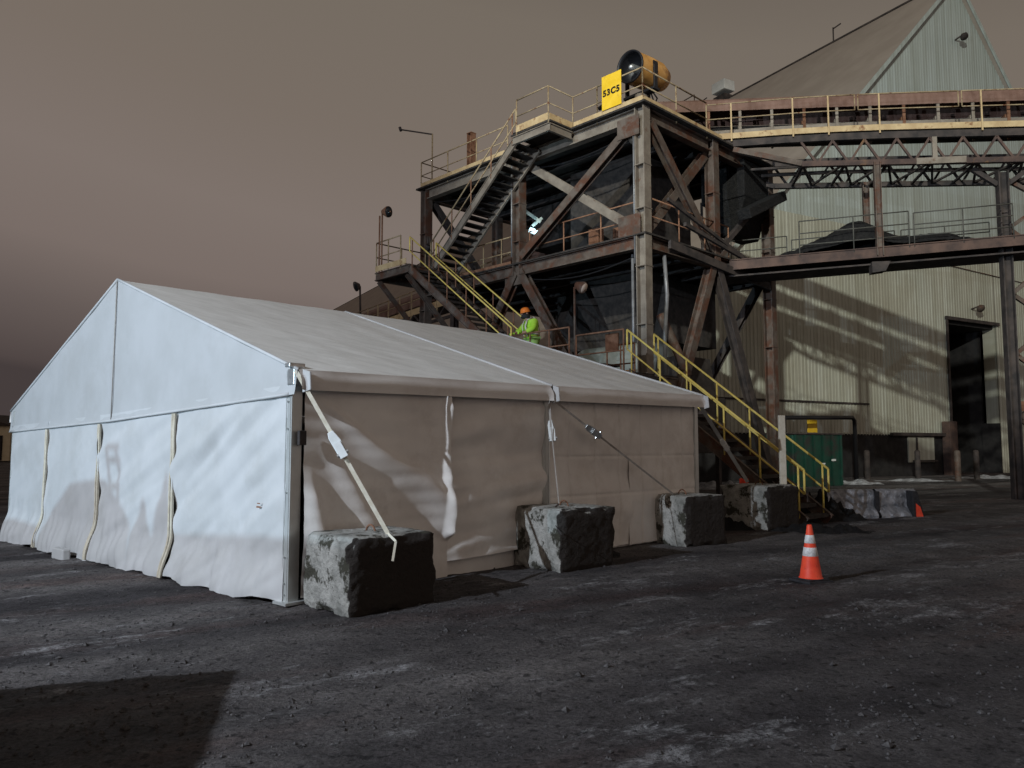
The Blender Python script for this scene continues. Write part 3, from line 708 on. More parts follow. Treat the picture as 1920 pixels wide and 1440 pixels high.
# ---- staircases
def stairs(name,label,top,bot,width,side,tread_n,mt_str='steel',rail='yellow',rails=(1,1),railh=.95,group='steel stair flights climbing the transfer tower',ext=None):
    """top,bot: points on the outer edge; side: direction across the stair"""
    top=Vector(top);bot=Vector(bot); root=empty(name,bot,label,'staircase',group); side=Vector(side)
    d=(bot-top).normalized(); run=Vector((d.x,d.y,0)).normalized()
    for k in (0,1):
        m=MB(); o=side*width*k; m.hbeam(top+o,bot+o,.08,.26,side.cross(d),.018)
        m.build('stringer',M[mt_str],root)
    for i in range(tread_n):
        f=(i+.5)/tread_n; c=top+(bot-top)*f+side*width/2+UP*.03
        m=MB(); m.box(c,(.27,width-.1,.035),run); m.box(c-run*.0+run*.135-UP*.03,(.015,width-.1,.06),run); m.build('tread',M['grating'],root)
    for k in (0,1):
        if not rails[k]: continue
        o=side*(width*k)
        m=MB(); m.smooth=True; a=top+o+UP*.1; b=bot+o+UP*.1
        L=(b-a).length; n=max(2,int(round(L/1.25)))
        tp=[a+UP*railh,b+UP*railh]; mp=[a+UP*railh*.5,b+UP*railh*.5]
        if k==0 and ext: pass
        m.tube(tp,.026,8); m.tube(mp,.022,8)
        m.tube([a+UP*railh,a+UP*railh*.5],.024,8)
        m.tube([b+UP*railh,b+UP*railh*.5],.024,8)
        m.build('handrail',M[rail],root)
        for q in range(n+1):
            m=MB(); m.smooth=True; p=a+(b-a)*(q+.15)/(n+.3); m.tube([p-UP*.1,p+UP*railh],.022,8)
            m.build('rail_post',M['rail_rust'] if rail!='yellow2' else M['yellow'],root)
    return root
# top flight, on the outside of the front, descends to the left
stairs('steel_staircase','upper steel stair flight with pale rails from the middle landing to the top deck',T(4.1,-1.2,11.5),T(8.45,-1.2,7.95),1.05,E2,19,'steel_light','rail',(1,0))
# landing
land=empty('stair_landing',T(9.2,-1.8,8.0),'small railed steel landing jutting out left of the tower','landing')
LZ=8.0
m=MB(); m.box(T(9.1,-1.25,LZ-.03),(1.95,2.3,.05),E1); m.build('deck',M['grating'],land)
m=MB(); m.hbeam(T(8.1,-2.42,LZ-.18),T(10.1,-2.42,LZ-.18),.12,.28); m.hbeam(T(10.1,-2.4,LZ-.18),T(10.1,-.2,LZ-.18),.12,.28); m.hbeam(T(8.1,-2.4,LZ-.18),T(8.1,-.2,LZ-.18),.12,.26); m.build('frame',M['steel'],land)
m=MB(); m.beam(T(8.25,-2.44,LZ+.11),T(10.1,-2.44,LZ+.11),.02,.2); m.build('kick_plate',M['toe'],land)
handrail([T(8.6,-2.42,LZ),T(10.08,-2.42,LZ),T(10.08,-.2,LZ)],'handrail',land,'rail',step=.9)
for u in (8.3,10.0):
    m=MB(); m.hbeam(T(u,-2.35,LZ-.35),T(u,-.2,5.6),.14,.14,E1,.02); m.build('knee_brace',M['steel'],land)
# second flight down to the right
stairs('steel_staircase','middle steel stair flight with bright yellow rails where the worker descends',T(8.09,-2.4,7.82),T(3.05,-2.4,4.1),1.15,E2,17,'steel','yellow',(1,1),railh=1.0)
# lower platform
plat=empty('stair_platform',T(1.0,-1.8,3.6),'railed rusty platform between the two yellow stair flights, half hidden by the tent','platform')
PZ=3.62
m=MB(); m.box(T(-.25,-1.3,PZ-.03),(1.9,2.3,.05),E1); m.build('deck',M['grating'],plat)
m=MB(); m.box(T(1.95,-1.3,4.05),(2.4,2.3,.05),E1); m.box(T(.85,-1.3,3.82),(.3,2.2,.04),E1); m.build('upper_deck',M['grating'],plat)
m=MB(); m.hbeam(T(.75,-2.42,3.9),T(3.1,-2.42,3.9),.12,.24); m.build('frame',M['steel'],plat)
m=MB(); m.hbeam(T(-1.15,-2.42,PZ-.18),T(.7,-2.42,PZ-.18),.12,.26); m.hbeam(T(-1.15,-2.4,PZ-.18),T(-1.15,-.2,PZ-.18),.12,.26); m.build('frame',M['steel'],plat)
handrail([T(-1.1,-2.42,PZ),T(.5,-2.42,PZ)],'handrail',plat,'rail_rust',step=1.6)
handrail([T(.75,-2.42,4.0),T(3.0,-2.42,4.0)],'handrail',plat,'rail_rust',step=.75,h=.95)
handrail([T(.35,-1.3,PZ-.2),T(-.6,-1.3,PZ-.2)],'handrail',plat,'rail_rust',step=.5)
for u in (-1.0,.6,2.9):
    m=MB(); m.hbeam(T(u,-2.35,0),T(u,-2.35,PZ-.3),.16,.16,E1,.02); m.build('leg',M['steel_dark'],plat)
m=MB(); m.box(T(-.55,-2.2,4.42),(.42,.05,.48),E1); m.build('notice_board',M['rust'],plat,bevel=.01)
# lowest flight to the ground
M['yellow2']=M['yellow']
stairs('steel_staircase','lowest steel stair flight with bright yellow rails reaching the ground beside the tent',T(-1.2,-2.4,PZ-.05),T(-5.75,-2.4,.12),1.15,E2,17,'steel','yellow2',(1,1),railh=1.0)

# ---- sign with text
sg=empty('number_sign',T(.98,-.19,12.2),'square yellow sign reading 53C5 wired to the top deck rail','sign')
ctr=T(.98,-.185,12.44); m=MB(); m.box(ctr,(.74,.02,1.06),E1); m.build('plate',M['sign'],sg,bevel=.004)
def text_mesh(body,size,c,xd,mt,parent,name,depth=.004,spacing=1.05,bold=.012):
    cu=bpy.data.curves.new('txt','FONT'); cu.body=body; cu.size=size; cu.align_x='CENTER'; cu.align_y='CENTER'; cu.extrude=depth; cu.offset=bold; cu.space_character=spacing
    o=bpy.data.objects.new('txt',cu); col.objects.link(o)
    dg=bpy.context.evaluated_depsgraph_get(); me=bpy.data.meshes.new_from_object(o.evaluated_get(dg)); bpy.data.objects.remove(o)
    xd=Vector(xd).normalized(); n=xd.cross(UP); Mx=Matrix((( xd.x,0,n.x),(xd.y,0,n.y),(xd.z,1,n.z)))
    org=worldloc(parent)
    for v in me.vertices: v.co=(Mx@v.co)+Vector(c)-org
    me.materials.clear(); me.materials.append(mt)
    t=bpy.data.objects.new(name,me); col.objects.link(t); t.parent=parent; return t
text_mesh('53C5',.265,ctr-E2*.016-UP*.03,-E1,M['black'],sg,'lettering',spacing=1.15)
# ---- fog cannon
fc=empty('fog_cannon',T(-.1,1.3,ZT),'orange barrel shaped dust fog cannon standing on the top deck corner','fog cannon')
mouth=atY(1181,125,23.0); tail=atY(1246,153,24.2); ax=(mouth-tail).normalized(); L=(mouth-tail).length*1.0
m=MB(); m.smooth=True
lathe(m,mouth,[(.47,-.0),(.50,-.0),(.50,-.05),(.49,-.10),(.50,-.75),(.50,-.80),(.49,-.85),(.48,-1.25),(.36,-1.62),(.0,-1.62)],40,ax); m.build('barrel',M['orange'],fc)
m=MB(); m.smooth=True
lathe(m,mouth,[(.505,-.03),(.505,.02),(.46,.03),(.44,-.10),(.43,-.5),(0,-.5)],40,ax); m.build('muzzle_ring',M['black'],fc)
m=MB(); m.smooth=True; lathe(m,mouth,[(0,.02),(.06,0),(.11,-.08),(.12,-.4)],20,ax); m.build('hub',M['hw'],fc)
side=ax.cross(UP).normalized()
m=MB(); cen=mouth-ax*.55
for k in (-1,1): m.beam(cen+side*.55*k,cen+side*.55*k-UP*.75,.06,.16,ax)
m.beam(cen-UP*.75+side*.6,cen-UP*.75-side*.6,.3,.08); m.build('yoke',M['black'],fc,bevel=.01)
m=MB(); m.smooth=True; m.tube([Vector((cen.x,cen.y,ZT)),Vector((cen.x,cen.y,cen.z-.78))],.2,18); m.build('pedestal',M['steel_light'],fc)
m=MB(); m.box(mouth-ax*.62-side*.0+ax.cross(side)*0+side*-.505,(.22,.03,.34),ax,side); m.box(mouth-ax*.62+side*.505,(.22,.03,.34),ax,side); m.build('warning_decal',M['black'],fc)
m=MB(); m.smooth=True
for k in range(4):
    m.tube([cen-ax*(.5+.1*k)-UP*.45+side*.1*k,cen-ax*(.55)-UP*.8+side*(.15*k-.2),cen-ax*(.4)-UP*1.2+side*(.1*k-.1)],.025,8)
m.build('hose',M['black'],fc)

# ---- floodlights on poles
def pole_light(base,top,headdir,label,mt='steel_dark',lens='glass',r=.03,hr=.17,twin=False,cat='floodlight'):
    base=Vector(base);top=Vector(top); hd=Vector(headdir).normalized()
    o=empty('pole_floodlight',base,label,cat,'floodlights on thin poles round the tower')
    m=MB(); m.smooth=True; m.tube([base,top],r,8)
    if twin: m.tube([base+E1*.16,top+E1*.16-UP*.1],r,8)
    m.build('pole',M['rail_rust'] if twin else M[mt],o)
    m=MB(); m.beam(top,top+hd*.3*Vector((hd.x,hd.y,0)).length+Vector((hd.x,hd.y,0))*.1,.04,.05); m.build('bracket',M[mt],o)
    c=top+Vector((hd.x,hd.y,0)).normalized()*.22-UP*.02
    m=MB(); m.smooth=True; lathe(m,c,[(0,-.2),(hr*.45,-.2),(hr*.7,-.1),(hr,.02),(hr,.08)],24,hd); m.build('housing',M[mt],o)
    m=MB(); m.smooth=True; lathe(m,c,[(0,.13),(hr*.5,.12),(hr*.85,.085),(hr*.97,.04)],24,hd); m.build('lens',M[lens],o)
    return o
pole_light(T(.55,-2.42,PZ-.1),T(.55,-2.42,6.02),(.75,-.45,-.5),'pale faced floodlight on a thin pole above the rusty platform','steel',lens='lens',hr=.17)
pole_light(T(9.75,-2.42,LZ),T(9.75,-2.42,10.15),(.85,-.5,-.12),'dark round floodlight on twin poles at the left stair landing','rail_rust',hr=.2,twin=True)
# wall horn on left column
hl=empty('horn_light',T(10.1,-.2,9.3),'small dark horn light bracketed to the left tower column','lamp')
m=MB(); m.smooth=True; m.tube([T(10.25,-.2,9.25),T(9.75,-.35,9.25)],.03,8); m.build('bracket',M['steel_dark'],hl)
m=MB(); m.smooth=True; lathe(m,T(9.75,-.35,9.2),[(0,-.16),(.07,-.12),(.1,.05),(.12,.1),(0,.1)],16,(0.3,-.5,.8)); m.tube([T(9.75,-.35,9.35),T(9.75,-.35,9.6)],.035,8); m.build('housing',M['steel_dark'],hl)
# lit tube lamp under the top deck
em=bpy.data.materials.new('lit_tube'); em.use_nodes=True; b=em.node_tree.nodes['Principled BSDF']; b.inputs['Emission Color'].default_value=(.62,.9,1,1); b.inputs['Emission Strength'].default_value=1.3; b.inputs['Base Color'].default_value=(.5,.6,.65,1)
tl=empty('work_light',atY(1001,432,27.5),'small cold white work light glowing inside the tower','lamp')
c=atY(1001,434,27.5)
m=MB(); m.smooth=True; m.tube([c-Vector((.16,0,-.07)),c+Vector((.16,0,-.07))],.10,12); m.build('lamp',em,tl,bevel=0)
m=MB(); m.beam(c+Vector((-.3,.0,.75)),c+Vector((.25,0,.35)),.08,.1); m.beam(c+Vector((-.05,0,.2)),c+Vector((.3,0,.5)),.06,.1); m.build('bracket',M['tank'],tl)
pl=bpy.data.lights.new('work_light_glow','POINT'); pl.energy=22; pl.color=(.6,.88,1); pl.shadow_soft_size=.1
plo=bpy.data.objects.new('work_light_glow',pl); col.objects.link(plo); plo.location=c+Vector((0,-.25,.05))

# ============================================================ CONVEYOR GALLERY TO THE RIGHT
gal=empty('conveyor_gallery',G(5,1,11),'long covered belt conveyor gallery on steel trusses running right from the tower','conveyor')
TT=[-.9,2.4,5.5,9.0,14.0]
def zdk(t): 
    pts=[(-3,11.98),(-.7,11.99),(2.6,12.00),(5,11.92),(9,11.72),(16,11.36)]
    for (a,za),(b,zb) in zip(pts[:-1],pts[1:]):
        if t<=b: return za+(zb-za)*(t-a)/(b-a)
    return 11.4
def gpath(off,dz,t0=-1.2,t1=14,n=14): return [G(t0+(t1-t0)*k/n,off,zdk(t0+(t1-t0)*k/n)+dz) for k in range(n+1)]
def gbeam(off,dz,wd,h,name,mt,t0=-1.2,t1=14,prof='box'):
    m=MB(); p=gpath(off,dz,t0,t1,10)
    for a,b in zip(p[:-1],p[1:]): m.beam(a,b,wd,h)
    return part(m,name,mt,gal)
m=MB(); p0=gpath(.5,-.04,-1.2,14,10)
for a,b in zip(p0[:-1],p0[1:]): m.beam(a,b,.95,.04)
part(m,'walkway_deck','grating',gal)
gbeam(0.0,.02,.04,.19,'kick_plate','toe')
gbeam(1.05,.55,.1,.17,'stringer','steel_light'); gbeam(2.35,.55,.1,.17,'stringer','steel')
gbeam(.1,-.22,.14,.22,'top_chord','steel_dark'); gbeam(2.3,-.22,.14,.22,'top_chord','steel_dark')
m=MB(); p0=[G(-2.4+1.2*k,1.7,12.72-.045*(-2.4+1.2*k+1.7)) for k in range(14)]
for a,b in zip(p0[:-1],p0[1:]): m.beam(a,b,.95,.42)
part(m,'belt_trough','coal',gal)
# rail segments with end gaps
for t0,t1 in ((-.65,4.02),(4.12,7.10),(7.20,10.2),(10.3,13.9)):
    m=MB(); m.smooth=True; n=5
    q=[t0+(t1-t0)*k/n for k in range(n+1)]
    m.tube([G(t,-.03,zdk(t)+1.13) for t in q],.022,8); m.tube([G(t,-.03,zdk(t)+.62) for t in q],.020,8)
    for t in (t0,t1): m.tube([G(t,-.03,zdk(t)+1.13),G(t,-.03,zdk(t)+.62)],.021,8)
    part(m,'handrail','rail',gal)
for t in (.15,2.1,3.2,4.75,7.75,9.6,11.5,13):
    m=MB(); m.beam(G(t,-.04,zdk(t)-.18),G(t,-.04,zdk(t)+1.12),.045,.045,GN); part(m,'rail_post','toe',gal)
# cover: corrugated arch
m=MB(); 
n=150
def prof(ph,r): 
    return (1.7-math.cos(ph)*.62*r, .92+math.sin(ph)*.62*r)
K=8
vs=[];fs=[]
tt=[-2.6+16.6*i/n for i in range(n+1)]
for i,t in enumerate(tt):
    rr_=1+(.018 if i%2 else 0)
    zc=13.14-.045*(t+1.7)
    vs.append(G(t,1.7-.66*rr_,zc+.28))
    for k in range(K+1):
        o_,z_=prof(math.pi*k/K,rr_); vs.append(G(t,o_,zc+(z_-.92)*.55+.55))
    vs.append(G(t,1.7+.66*rr_,zc+.28))
for i in range(n):
    for k in range(K+2):
        a=i*(K+3)+k; fs.append((a,a+1,a+K+4,a+K+3))
m.add(vs,fs); part(m,'belt_cover','cover',gal)
for i in range(14):
    t=-.5+i*1.05; m=MB(); m.beam(G(t,1.0,zdk(t)+.5),G(t,1.0,13.38-.045*(t+1.7)),.09,.06,GN); m.beam(G(t,1.05,zdk(t)-.1),G(t,1.05,zdk(t)+.35),.07,.07,GN)
    m.beam(G(t,1.1,zdk(t)+.75),G(t,2.3,zdk(t)+.75),.12,.12); part(m,'idler_frame','steel_light' if i%3 else 'rust',gal)
for t in (4.1,4.95):
    m=MB(); m.beam(G(t-.13,.98,zdk(t)+.35),G(t-.3,.98,zdk(t)+.05),.05,.05,GN); m.beam(G(t+.13,.98,zdk(t)+.35),G(t+.3,.98,zdk(t)+.05),.05,.05,GN); part(m,'stringer_leg','steel_light',gal)
m=MB(); m.box(G(6.1,.95,zdk(6.1)+.28),(.95,.1,.34),GD); part(m,'guard_panel','steel_light',gal,bevel=.01)
m=MB(); m.box(G(6.55,.88,zdk(6.5)+.2),(.34,.06,.2),GD); m.box(G(8.4,.88,zdk(8)+.22),(.9,.06,.36),GD); part(m,'guard_panel','rust',gal,bevel=.01)
# trusses
def truss(off,t0,t1,mt,ztop,zbot,npan=9):
    m=MB()
    for k in range(npan):
        a=t0+(t1-t0)*k/npan; b=t0+(t1-t0)*(k+1)/npan; mid=(a+b)/2
        m.beam(G(a,off,ztop(a)),G(mid,off,zbot(mid)),.07,.07,GN); m.beam(G(mid,off,zbot(mid)),G(b,off,ztop(b)),.07,.07,GN)
    part(m,'truss_web',mt,gal)
    m=MB(); q=[t0+(t1-t0)*k/6 for k in range(7)]
    for a,b in zip(q[:-1],q[1:]): m.beam(G(a,off,zbot(a)),G(b,off,zbot(b)),.15,.17)
    part(m,'bottom_chord',mt,gal)
zb_=lambda t:10.92-.045*(t-2)
zt_=lambda t:zdk(t)-.35
truss(.05,2.35,14,'girder',zt_,zb_,12); truss(2.2,1.8,14,'steel_dark',zt_,zb_,13)
m=MB(); m.beam(G(.2,.05,11.55),G(2.35,.05,10.92),.15,.17); part(m,'end_chord','steel',gal)
m=MB(); m.beam(G(.0,2.2,11.5),G(1.8,2.2,10.92),.15,.17); part(m,'end_chord','steel_dark',gal)
m=MB()
for k in range(9):
    t=2.4+k*1.3
    if k<8: m.beam(G(t,.1,zb_(t)-.03),G(t+.65,2.15,zb_(t)-.03),.07,.06); m.beam(G(t+.65,2.15,zb_(t)-.03),G(t+1.3,.1,zb_(t)-.03),.07,.06)
    m.beam(G(t,.1,zb_(t)-.01),G(t,2.15,zb_(t)-.01),.08,.06)
part(m,'lateral_bracing','steel_dark',gal)
m=MB(); m.smooth=True; m.tube(gpath(1.3,-.72,0,14,8),.05,8); m.tube(gpath(1.9,-.75,0,14,8),.07,8); part(m,'service_pipe','steel_dark',gal)
m=MB(); t=6.35; m.beam(G(t,.0,zt_(t)),G(t,.0,zb_(t)),.14,.1,GN); m.beam(G(t-.55,-.02,zb_(t)+.02),G(t+.9,-.02,zb_(t)-.01),.05,.2); part(m,'splice_frame','steel_light',gal)
# gantry (dark mass) linking tower and gallery
m=MB(); m.box(T(.7,6.5,10.9),(1.7,1.9,1.3),E1); m.prism([T(-.15,5.6,10.3),T(1.5,5.6,10.3),T(1.1,5.9,9.1),T(.4,5.9,9.1)],E2*1.6); m.beam(T(-.4,5.0,9.4),T(-.4,7.6,10.6),.5,.35); part(m,'head_chute','coal',gal,bevel=.04)
m=MB()
m.beam(T(0,3.95,8.0),T(0,7.2,10.6),.16,.16)
part(m,'knee_brace','steel_dark',gal)
# hangers carrying the walkway
for t,off in ((4.62,.0),(4.75,1.9)):
    m=MB(); m.hbeam(G(t,off,7.75),G(t,off,zb_(t)),.2,.2,GD,.025); part(m,'hanger','steel',gal)
m=MB(); m.prism([G(4.35,-.1,7.55),G(4.9,-.1,7.55),G(4.75,-.1,7.25),G(4.35,-.1,7.2)],GN*.4); part(m,'hanger_foot','steel_dark',gal)
# trestle at right
for tt_,off in ((8.45,.5),(11.1,.5)):
    m=MB(); m.hbeam(G(tt_,off,0),G(tt_,off,10.4),.30,.30,GD,.035); m.box(G(tt_,off,.04),(.55,.55,.08),GD); part(m,'trestle_column','steel_dark' if tt_<9 else 'steel',gal)
m=MB()
zz=[0.6,2.6,4.6,6.5,8.6,10.2]
for a,b in zip(zz[:-1],zz[1:]):
    m.beam(G(8.6,.5,a),G(10.95,.5,b),.12,.12,GN); m.beam(G(8.6,.62,b),G(10.95,.62,a),.12,.12,GN)
part(m,'trestle_brace','steel',gal)
m=MB(); m.beam(G(8.6,.4,2.95),G(10.95,.4,2.95),.1,.3); part(m,'trestle_girt','rust',gal)
m=MB(); m.beam(G(8.3,.5,10.0),G(7.6,.5,10.55),.14,.14,GN); m.beam(G(8.6,.5,10.0),G(9.3,.5,10.5),.14,.14,GN); part(m,'knee_brace','steel_dark',gal)
# ---- coal strewn walkway at mid level
wk=empty('coal_walkway',G(4.5,.5,7.9),'lower steel walkway bridge with railings, strewn with heaps of spilled coal','walkway')
wz=lambda t:7.62+.047*t
m=MB(); m.hbeam(G(0,.0,wz(0)+.03),G(14,.0,wz(14)+.03),.1,.34); m.hbeam(G(0,1.5,wz(0)+.03),G(14,1.5,wz(14)+.03),.1,.34); part(m,'girder','girder',wk)
m=MB(); m.beam(G(-.4,.75,wz(0)+.05),G(14,.75,wz(14)+.05),1.45,.05); part(m,'deck','grating',wk)
m=MB(); m.beam(G(-.2,.75,wz(0)-.32),G(14,.75,wz(14)-.32),1.3,.05); part(m,'soffit','steel_dark',wk)
def coalh(t):
    return .10+.85*math.exp(-((t-4.25)/.95)**2)+.48*math.exp(-((t-3.0)/1.3)**2)+.45*math.exp(-((t-6.35)/1.15)**2)+.05*noise.noise(Vector((t*3,0,1)))
m=MB(); m.smooth=True
m.grid(lambda i,j:G(1.0+8*i,.08+1.25*j,wz(1+8*i)+.08+coalh(1+8*i)*math.sin(math.pi*min(.98,j*.9+.12))+.03*noise.noise(Vector((i*60,j*9,2)))),160,14)
part(m,'coal_heap','coal',wk)
for off,t0,t1,h in ((0.0,5.65,8.5,1.05),(0.0,2.2,5.5,1.12),(1.48,.2,2.05,1.05),(1.48,2.2,5.5,.9),(1.48,5.7,8.4,.9)):
    m=MB(); m.smooth=True; n=max(1,round((t1-t0)/1.35))
    for hh in (h,h*.64,h*.3): m.tube([G(t0,off,wz(t0)+.15+hh),G(t1,off,wz(t1)+.15+hh)],.020,8)
    for k in range(n+1): 
        t=t0+(t1-t0)*k/n; m.tube([G(t,off,wz(t)+.1),G(t,off,wz(t)+.15+h)],.02,8)
    part(m,'handrail','rail_dark',wk)
for q in (-.7,-1.5,-.1):
    m=MB(); m.beam(G(q,2.6,7.4),G(q,2.6,10.6),.09,.09,GN); part(m,'hanger_rod','steel_dark',wk)

# ============================================================ WAREHOUSE
wh=empty('storage_warehouse',W(5,2,0),'huge A-roofed storage shed with pale ribbed gable wall and tall dark doorway','warehouse')
AT,AZ=11.3,31.6; sl_l=1.0; sl_r=1.08
def wroof(t): return AZ-(AT-t)*sl_l if t<AT else AZ-(t-AT)*sl_r
D0,D1,DZ=8.85,14.2,9.38
def clad(t0,t1,zlo,zhi,name,mt,off=0,step=.26,dep=.028):
    m=MB(); n=int((t1-t0)/step)
    prof_=[(0,0),(.45,0),(.58,-dep),(.87,-dep)]
    vs=[];ts=[]
    for i in range(n+1):
        for f,d in prof_:
            t=t0+(i+f)*step
            if t>t1: break
            ts.append((t,d))
    for t,d in ts: vs+= [W(t,off+d,zlo(t)),W(t,off+d,max(zlo(t)+.01,zhi(t)))]
    fs=[(2*i,2*i+2,2*i+3,2*i+1) for i in range(len(ts)-1)]
    m.add(vs,fs); return part(m,name,mt,wh)
c=lambda z:(lambda t:z)
ZG=14.0
clad(-15,D0,c(2.35),lambda t:min(ZG,wroof(t)),'ribbed_wall','clad')
clad(D1,37,c(0),lambda t:min(ZG,wroof(t)),'ribbed_wall','clad')
clad(D0,D1,c(DZ),c(ZG),'ribbed_wall','clad')
clad(-6.2,26,lambda t:min(ZG,wroof(t)-.01),lambda t:wroof(t),'gable_wall','clad_gable',dep=.012)
clad(-15,1.2,c(2.4),c(4.0),'lower_wall_band','clad',off=-.07)
m=MB(); m.box(W(-6.9,-.1,4.05),(16.3,.1,.10),WD); part(m,'wall_trim','steel_dark',wh)
m=MB(); m.beam(W(-7,-.08,17.3),W(-6.9,-.08,17.2),.01,.01); 
m=MB(); m.beam(W(1,-.07,13.0),W(22,-.07,12.4),.03,.05); part(m,'wall_seam','steel',wh)
m=MB(); m.box(W(-3.1,.15,1.15),(23.8,.35,2.5),WD); part(m,'concrete_plinth','darkin',wh)
m=MB(); m.beam(W(2.9,-.25,2.42),W(8.7,-.25,2.42),.2,.18); part(m,'canopy_beam','steel_dark',wh)
m=MB(); m.box(W(5.8,-.08,1.55),(2.4,.08,1.45),WD); part(m,'window_panel','clad',wh)
m=MB(); m.beam(W(5.3,-.15,.9),W(5.3,-.15,2.25),.12,.06,WD); m.beam(W(4.9,-.2,.9),W(7.1,-.2,.9),.1,.1); part(m,'window_frame','steel_dark',wh)
m=MB(); m.box(W(8.2,-.35,1.6),(.75,.5,3.2),WD); part(m,'door_pier','girder',wh,bevel=.03)
# doorway reveal and dark interior
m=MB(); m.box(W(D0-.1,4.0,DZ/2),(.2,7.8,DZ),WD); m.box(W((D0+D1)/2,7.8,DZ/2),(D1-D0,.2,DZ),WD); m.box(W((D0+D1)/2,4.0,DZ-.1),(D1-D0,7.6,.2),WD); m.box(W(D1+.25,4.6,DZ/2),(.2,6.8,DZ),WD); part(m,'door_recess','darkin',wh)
m=MB(); m.box(W(D1+.05,.45,DZ/2+1.6),(.16,.75,DZ-3.2),WD); part(m,'door_jamb','clad',wh)
m=MB(); m.box(W(D1+.05,.6,1.6),(.18,1.1,3.2),WD); part(m,'door_jamb','darkin',wh)
m=MB(); m.box(W((D0+D1)/2,-.12,DZ+.1),(D1-D0+.3,.12,.2),WD); m.box(W(D0-.02,-.10,DZ/2),(.14,.1,DZ),WD); part(m,'door_frame','steel_dark',wh)
# roof
RL=150
m=MB(); ov=.0
m.add([W(-21,0-.25,wroof(-21)),W(AT,-.25,AZ+.06),W(AT,RL,AZ+.06),W(-21,RL,wroof(-21))],[(0,1,2,3)])
m.add([W(AT,-.25,AZ+.06),W(44,-.25,wroof(44)),W(44,RL,wroof(44)),W(AT,RL,AZ+.06)],[(0,1,2,3)])
part(m,'roof','wroof',wh,solid=.12)
m=MB()
m.beam(W(-21,-.33,wroof(-21)+.0),W(AT,-.33,AZ+.02),.08,.22); m.beam(W(AT,-.33,AZ+.02),W(44,-.33,wroof(44)),.08,.22); part(m,'barge_board','clad_gable',wh)
m=MB(); m.beam(W(AT,0,AZ+.2),W(AT,RL,AZ+.14),.12,.12); part(m,'ridge_cap','steel_dark',wh)
m=MB(); m.beam(W(-21,RL,0),W(-21,RL,.1),.1,.1)
clad(-21,44,c(0),lambda t:max(.5,wroof(t)),'rear_wall','clad',off=RL-1,step=1.2)
for k in range(5): 
    m=MB(); m.smooth=True; t=9+k*14; m.tube([W(AT,t,AZ+.2),W(AT,t,AZ+1.3)],.05,6); m.tube([W(AT,t,AZ+1.2),W(AT+.1,t-.6,AZ+1.35)],.05,6)
    part(m,'ridge_post','steel_dark',wh)
# ridge cabin
def ridge_at(px,py):
    n=WD; P=onplane(px,py,W(AT,0,0),(WD.x,WD.y,0)); return P
pc=ridge_at(1356,168); tr=(pc-W0).dot(WN)
cab=empty('ridge_cabin',W(AT,tr,AZ+.3),'small pale cabin with railed ramp on the far ridge of the shed','cabin')
s_=pc.y/1450
m=MB(); m.box(W(AT,tr,AZ+1.35),(28*s_*1.0,34*s_,20*s_),WD); m.build('cabin_body',M['cabin'],cab,bevel=.05)
m=MB(); m.box(W(AT,tr,AZ+.1),(24*s_,30*s_,20*s_),WD); m.build('cabin_base',M['steel_dark'],cab)
m=MB(); m.smooth=True
m.tube([W(AT-1.5,tr+2,AZ+1.2),W(AT-1.5,tr+12,AZ+1.2)],.05,6)
for k in range(5): m.tube([W(AT-1.5,tr+2+2.4*k,AZ-1.5),W(AT-1.5,tr+2+2.4*k,AZ+1.2)],.045,6)
m.build('handrail',M['steel'],cab)
# lamps on the wall
for nm,tt_,z_,lb in (('gable_lamp',11.2,27.6,'small dark lamp high on the pale gable'),('door_lamp',11.55,10.25,'small lamp mounted above the tall dark doorway')):
    o=empty('wall_lamp',W(tt_,-.1,z_),lb,'lamp')
    m=MB(); m.smooth=True; m.tube([W(tt_,-.05,z_),W(tt_,-.5,z_+.1)],.05,8); m.build('arm',M['steel_dark'],o)
    m=MB(); m.smooth=True; lathe(m,W(tt_,-.55,z_+.02),[(0,-.1),(.18,-.05),(.26,.1),(.2,.22),(0,.25)],16,(.3,-.6,-.6)); m.build('head',M['steel' if z_<20 else 'steel_dark'],o)
# ground clutter by the shed
def snow(c,rx,ry,h,label):
    m=MB(); m.smooth=True; c=Vector(c)
    m.grid(lambda i,j:c+Vector(((i-.5)*2*rx,(j-.5)*2*ry,h*max(0,math.sin(math.pi*i))*max(0,math.sin(math.pi*j))*(.6+.6*noise.noise(Vector((i*9+c.x,j*5,1))))-.03)),50,20)
    return tag(m.build('snow_bank',M['snow']),label,'snow bank')
snow((15.3,34.6,0),1.6,.9,.35,'dirty snow bank between the green container and the stairs')
snow((19.3,37.3,0),2.6,1.0,.3,'dirty snow bank in front of the shed window')
snow((26.2,41.5,0),3.4,1.2,.3,'dirty snow bank before the tall dark doorway')
snow((8.2,30.5,0),1.6,1.0,.5,'dirty snow bank under the rear of the tower')
gc=empty('green_container',onground(1538,915)*1,'dark green steel container with white stencils below the shed wall','container')
cc_=onground(1538,915); wv=WD
m=MB(); m.box(cc_+UP*1.12+WN*1.0,(3.0,1.9,2.2),WD); m.build('body',M['green'],gc,bevel=.05)
m=MB()
for k in range(6): m.beam(cc_+WD*(-1.4+.56*k)+UP*.1-WN*.0,cc_+WD*(-1.4+.56*k)+UP*2.2,.07,.05,WN)
m.build('rib',M['green'],gc)
m=MB(); m.box(cc_+WD*.2-WN*.04+UP*1.0,(.2,.02,.07),WD); m.box(cc_+WD*.85-WN*.04+UP*1.15,(.24,.02,.08),WD); m.build('stencil',M['white'],gc)
m=MB(); m.beam(cc_+WD*-1.55+UP*2.25+WN*1,cc_+WD*1.55+UP*2.25+WN*1,2.0,.06); m.build('lid',M['steel_dark'],gc)
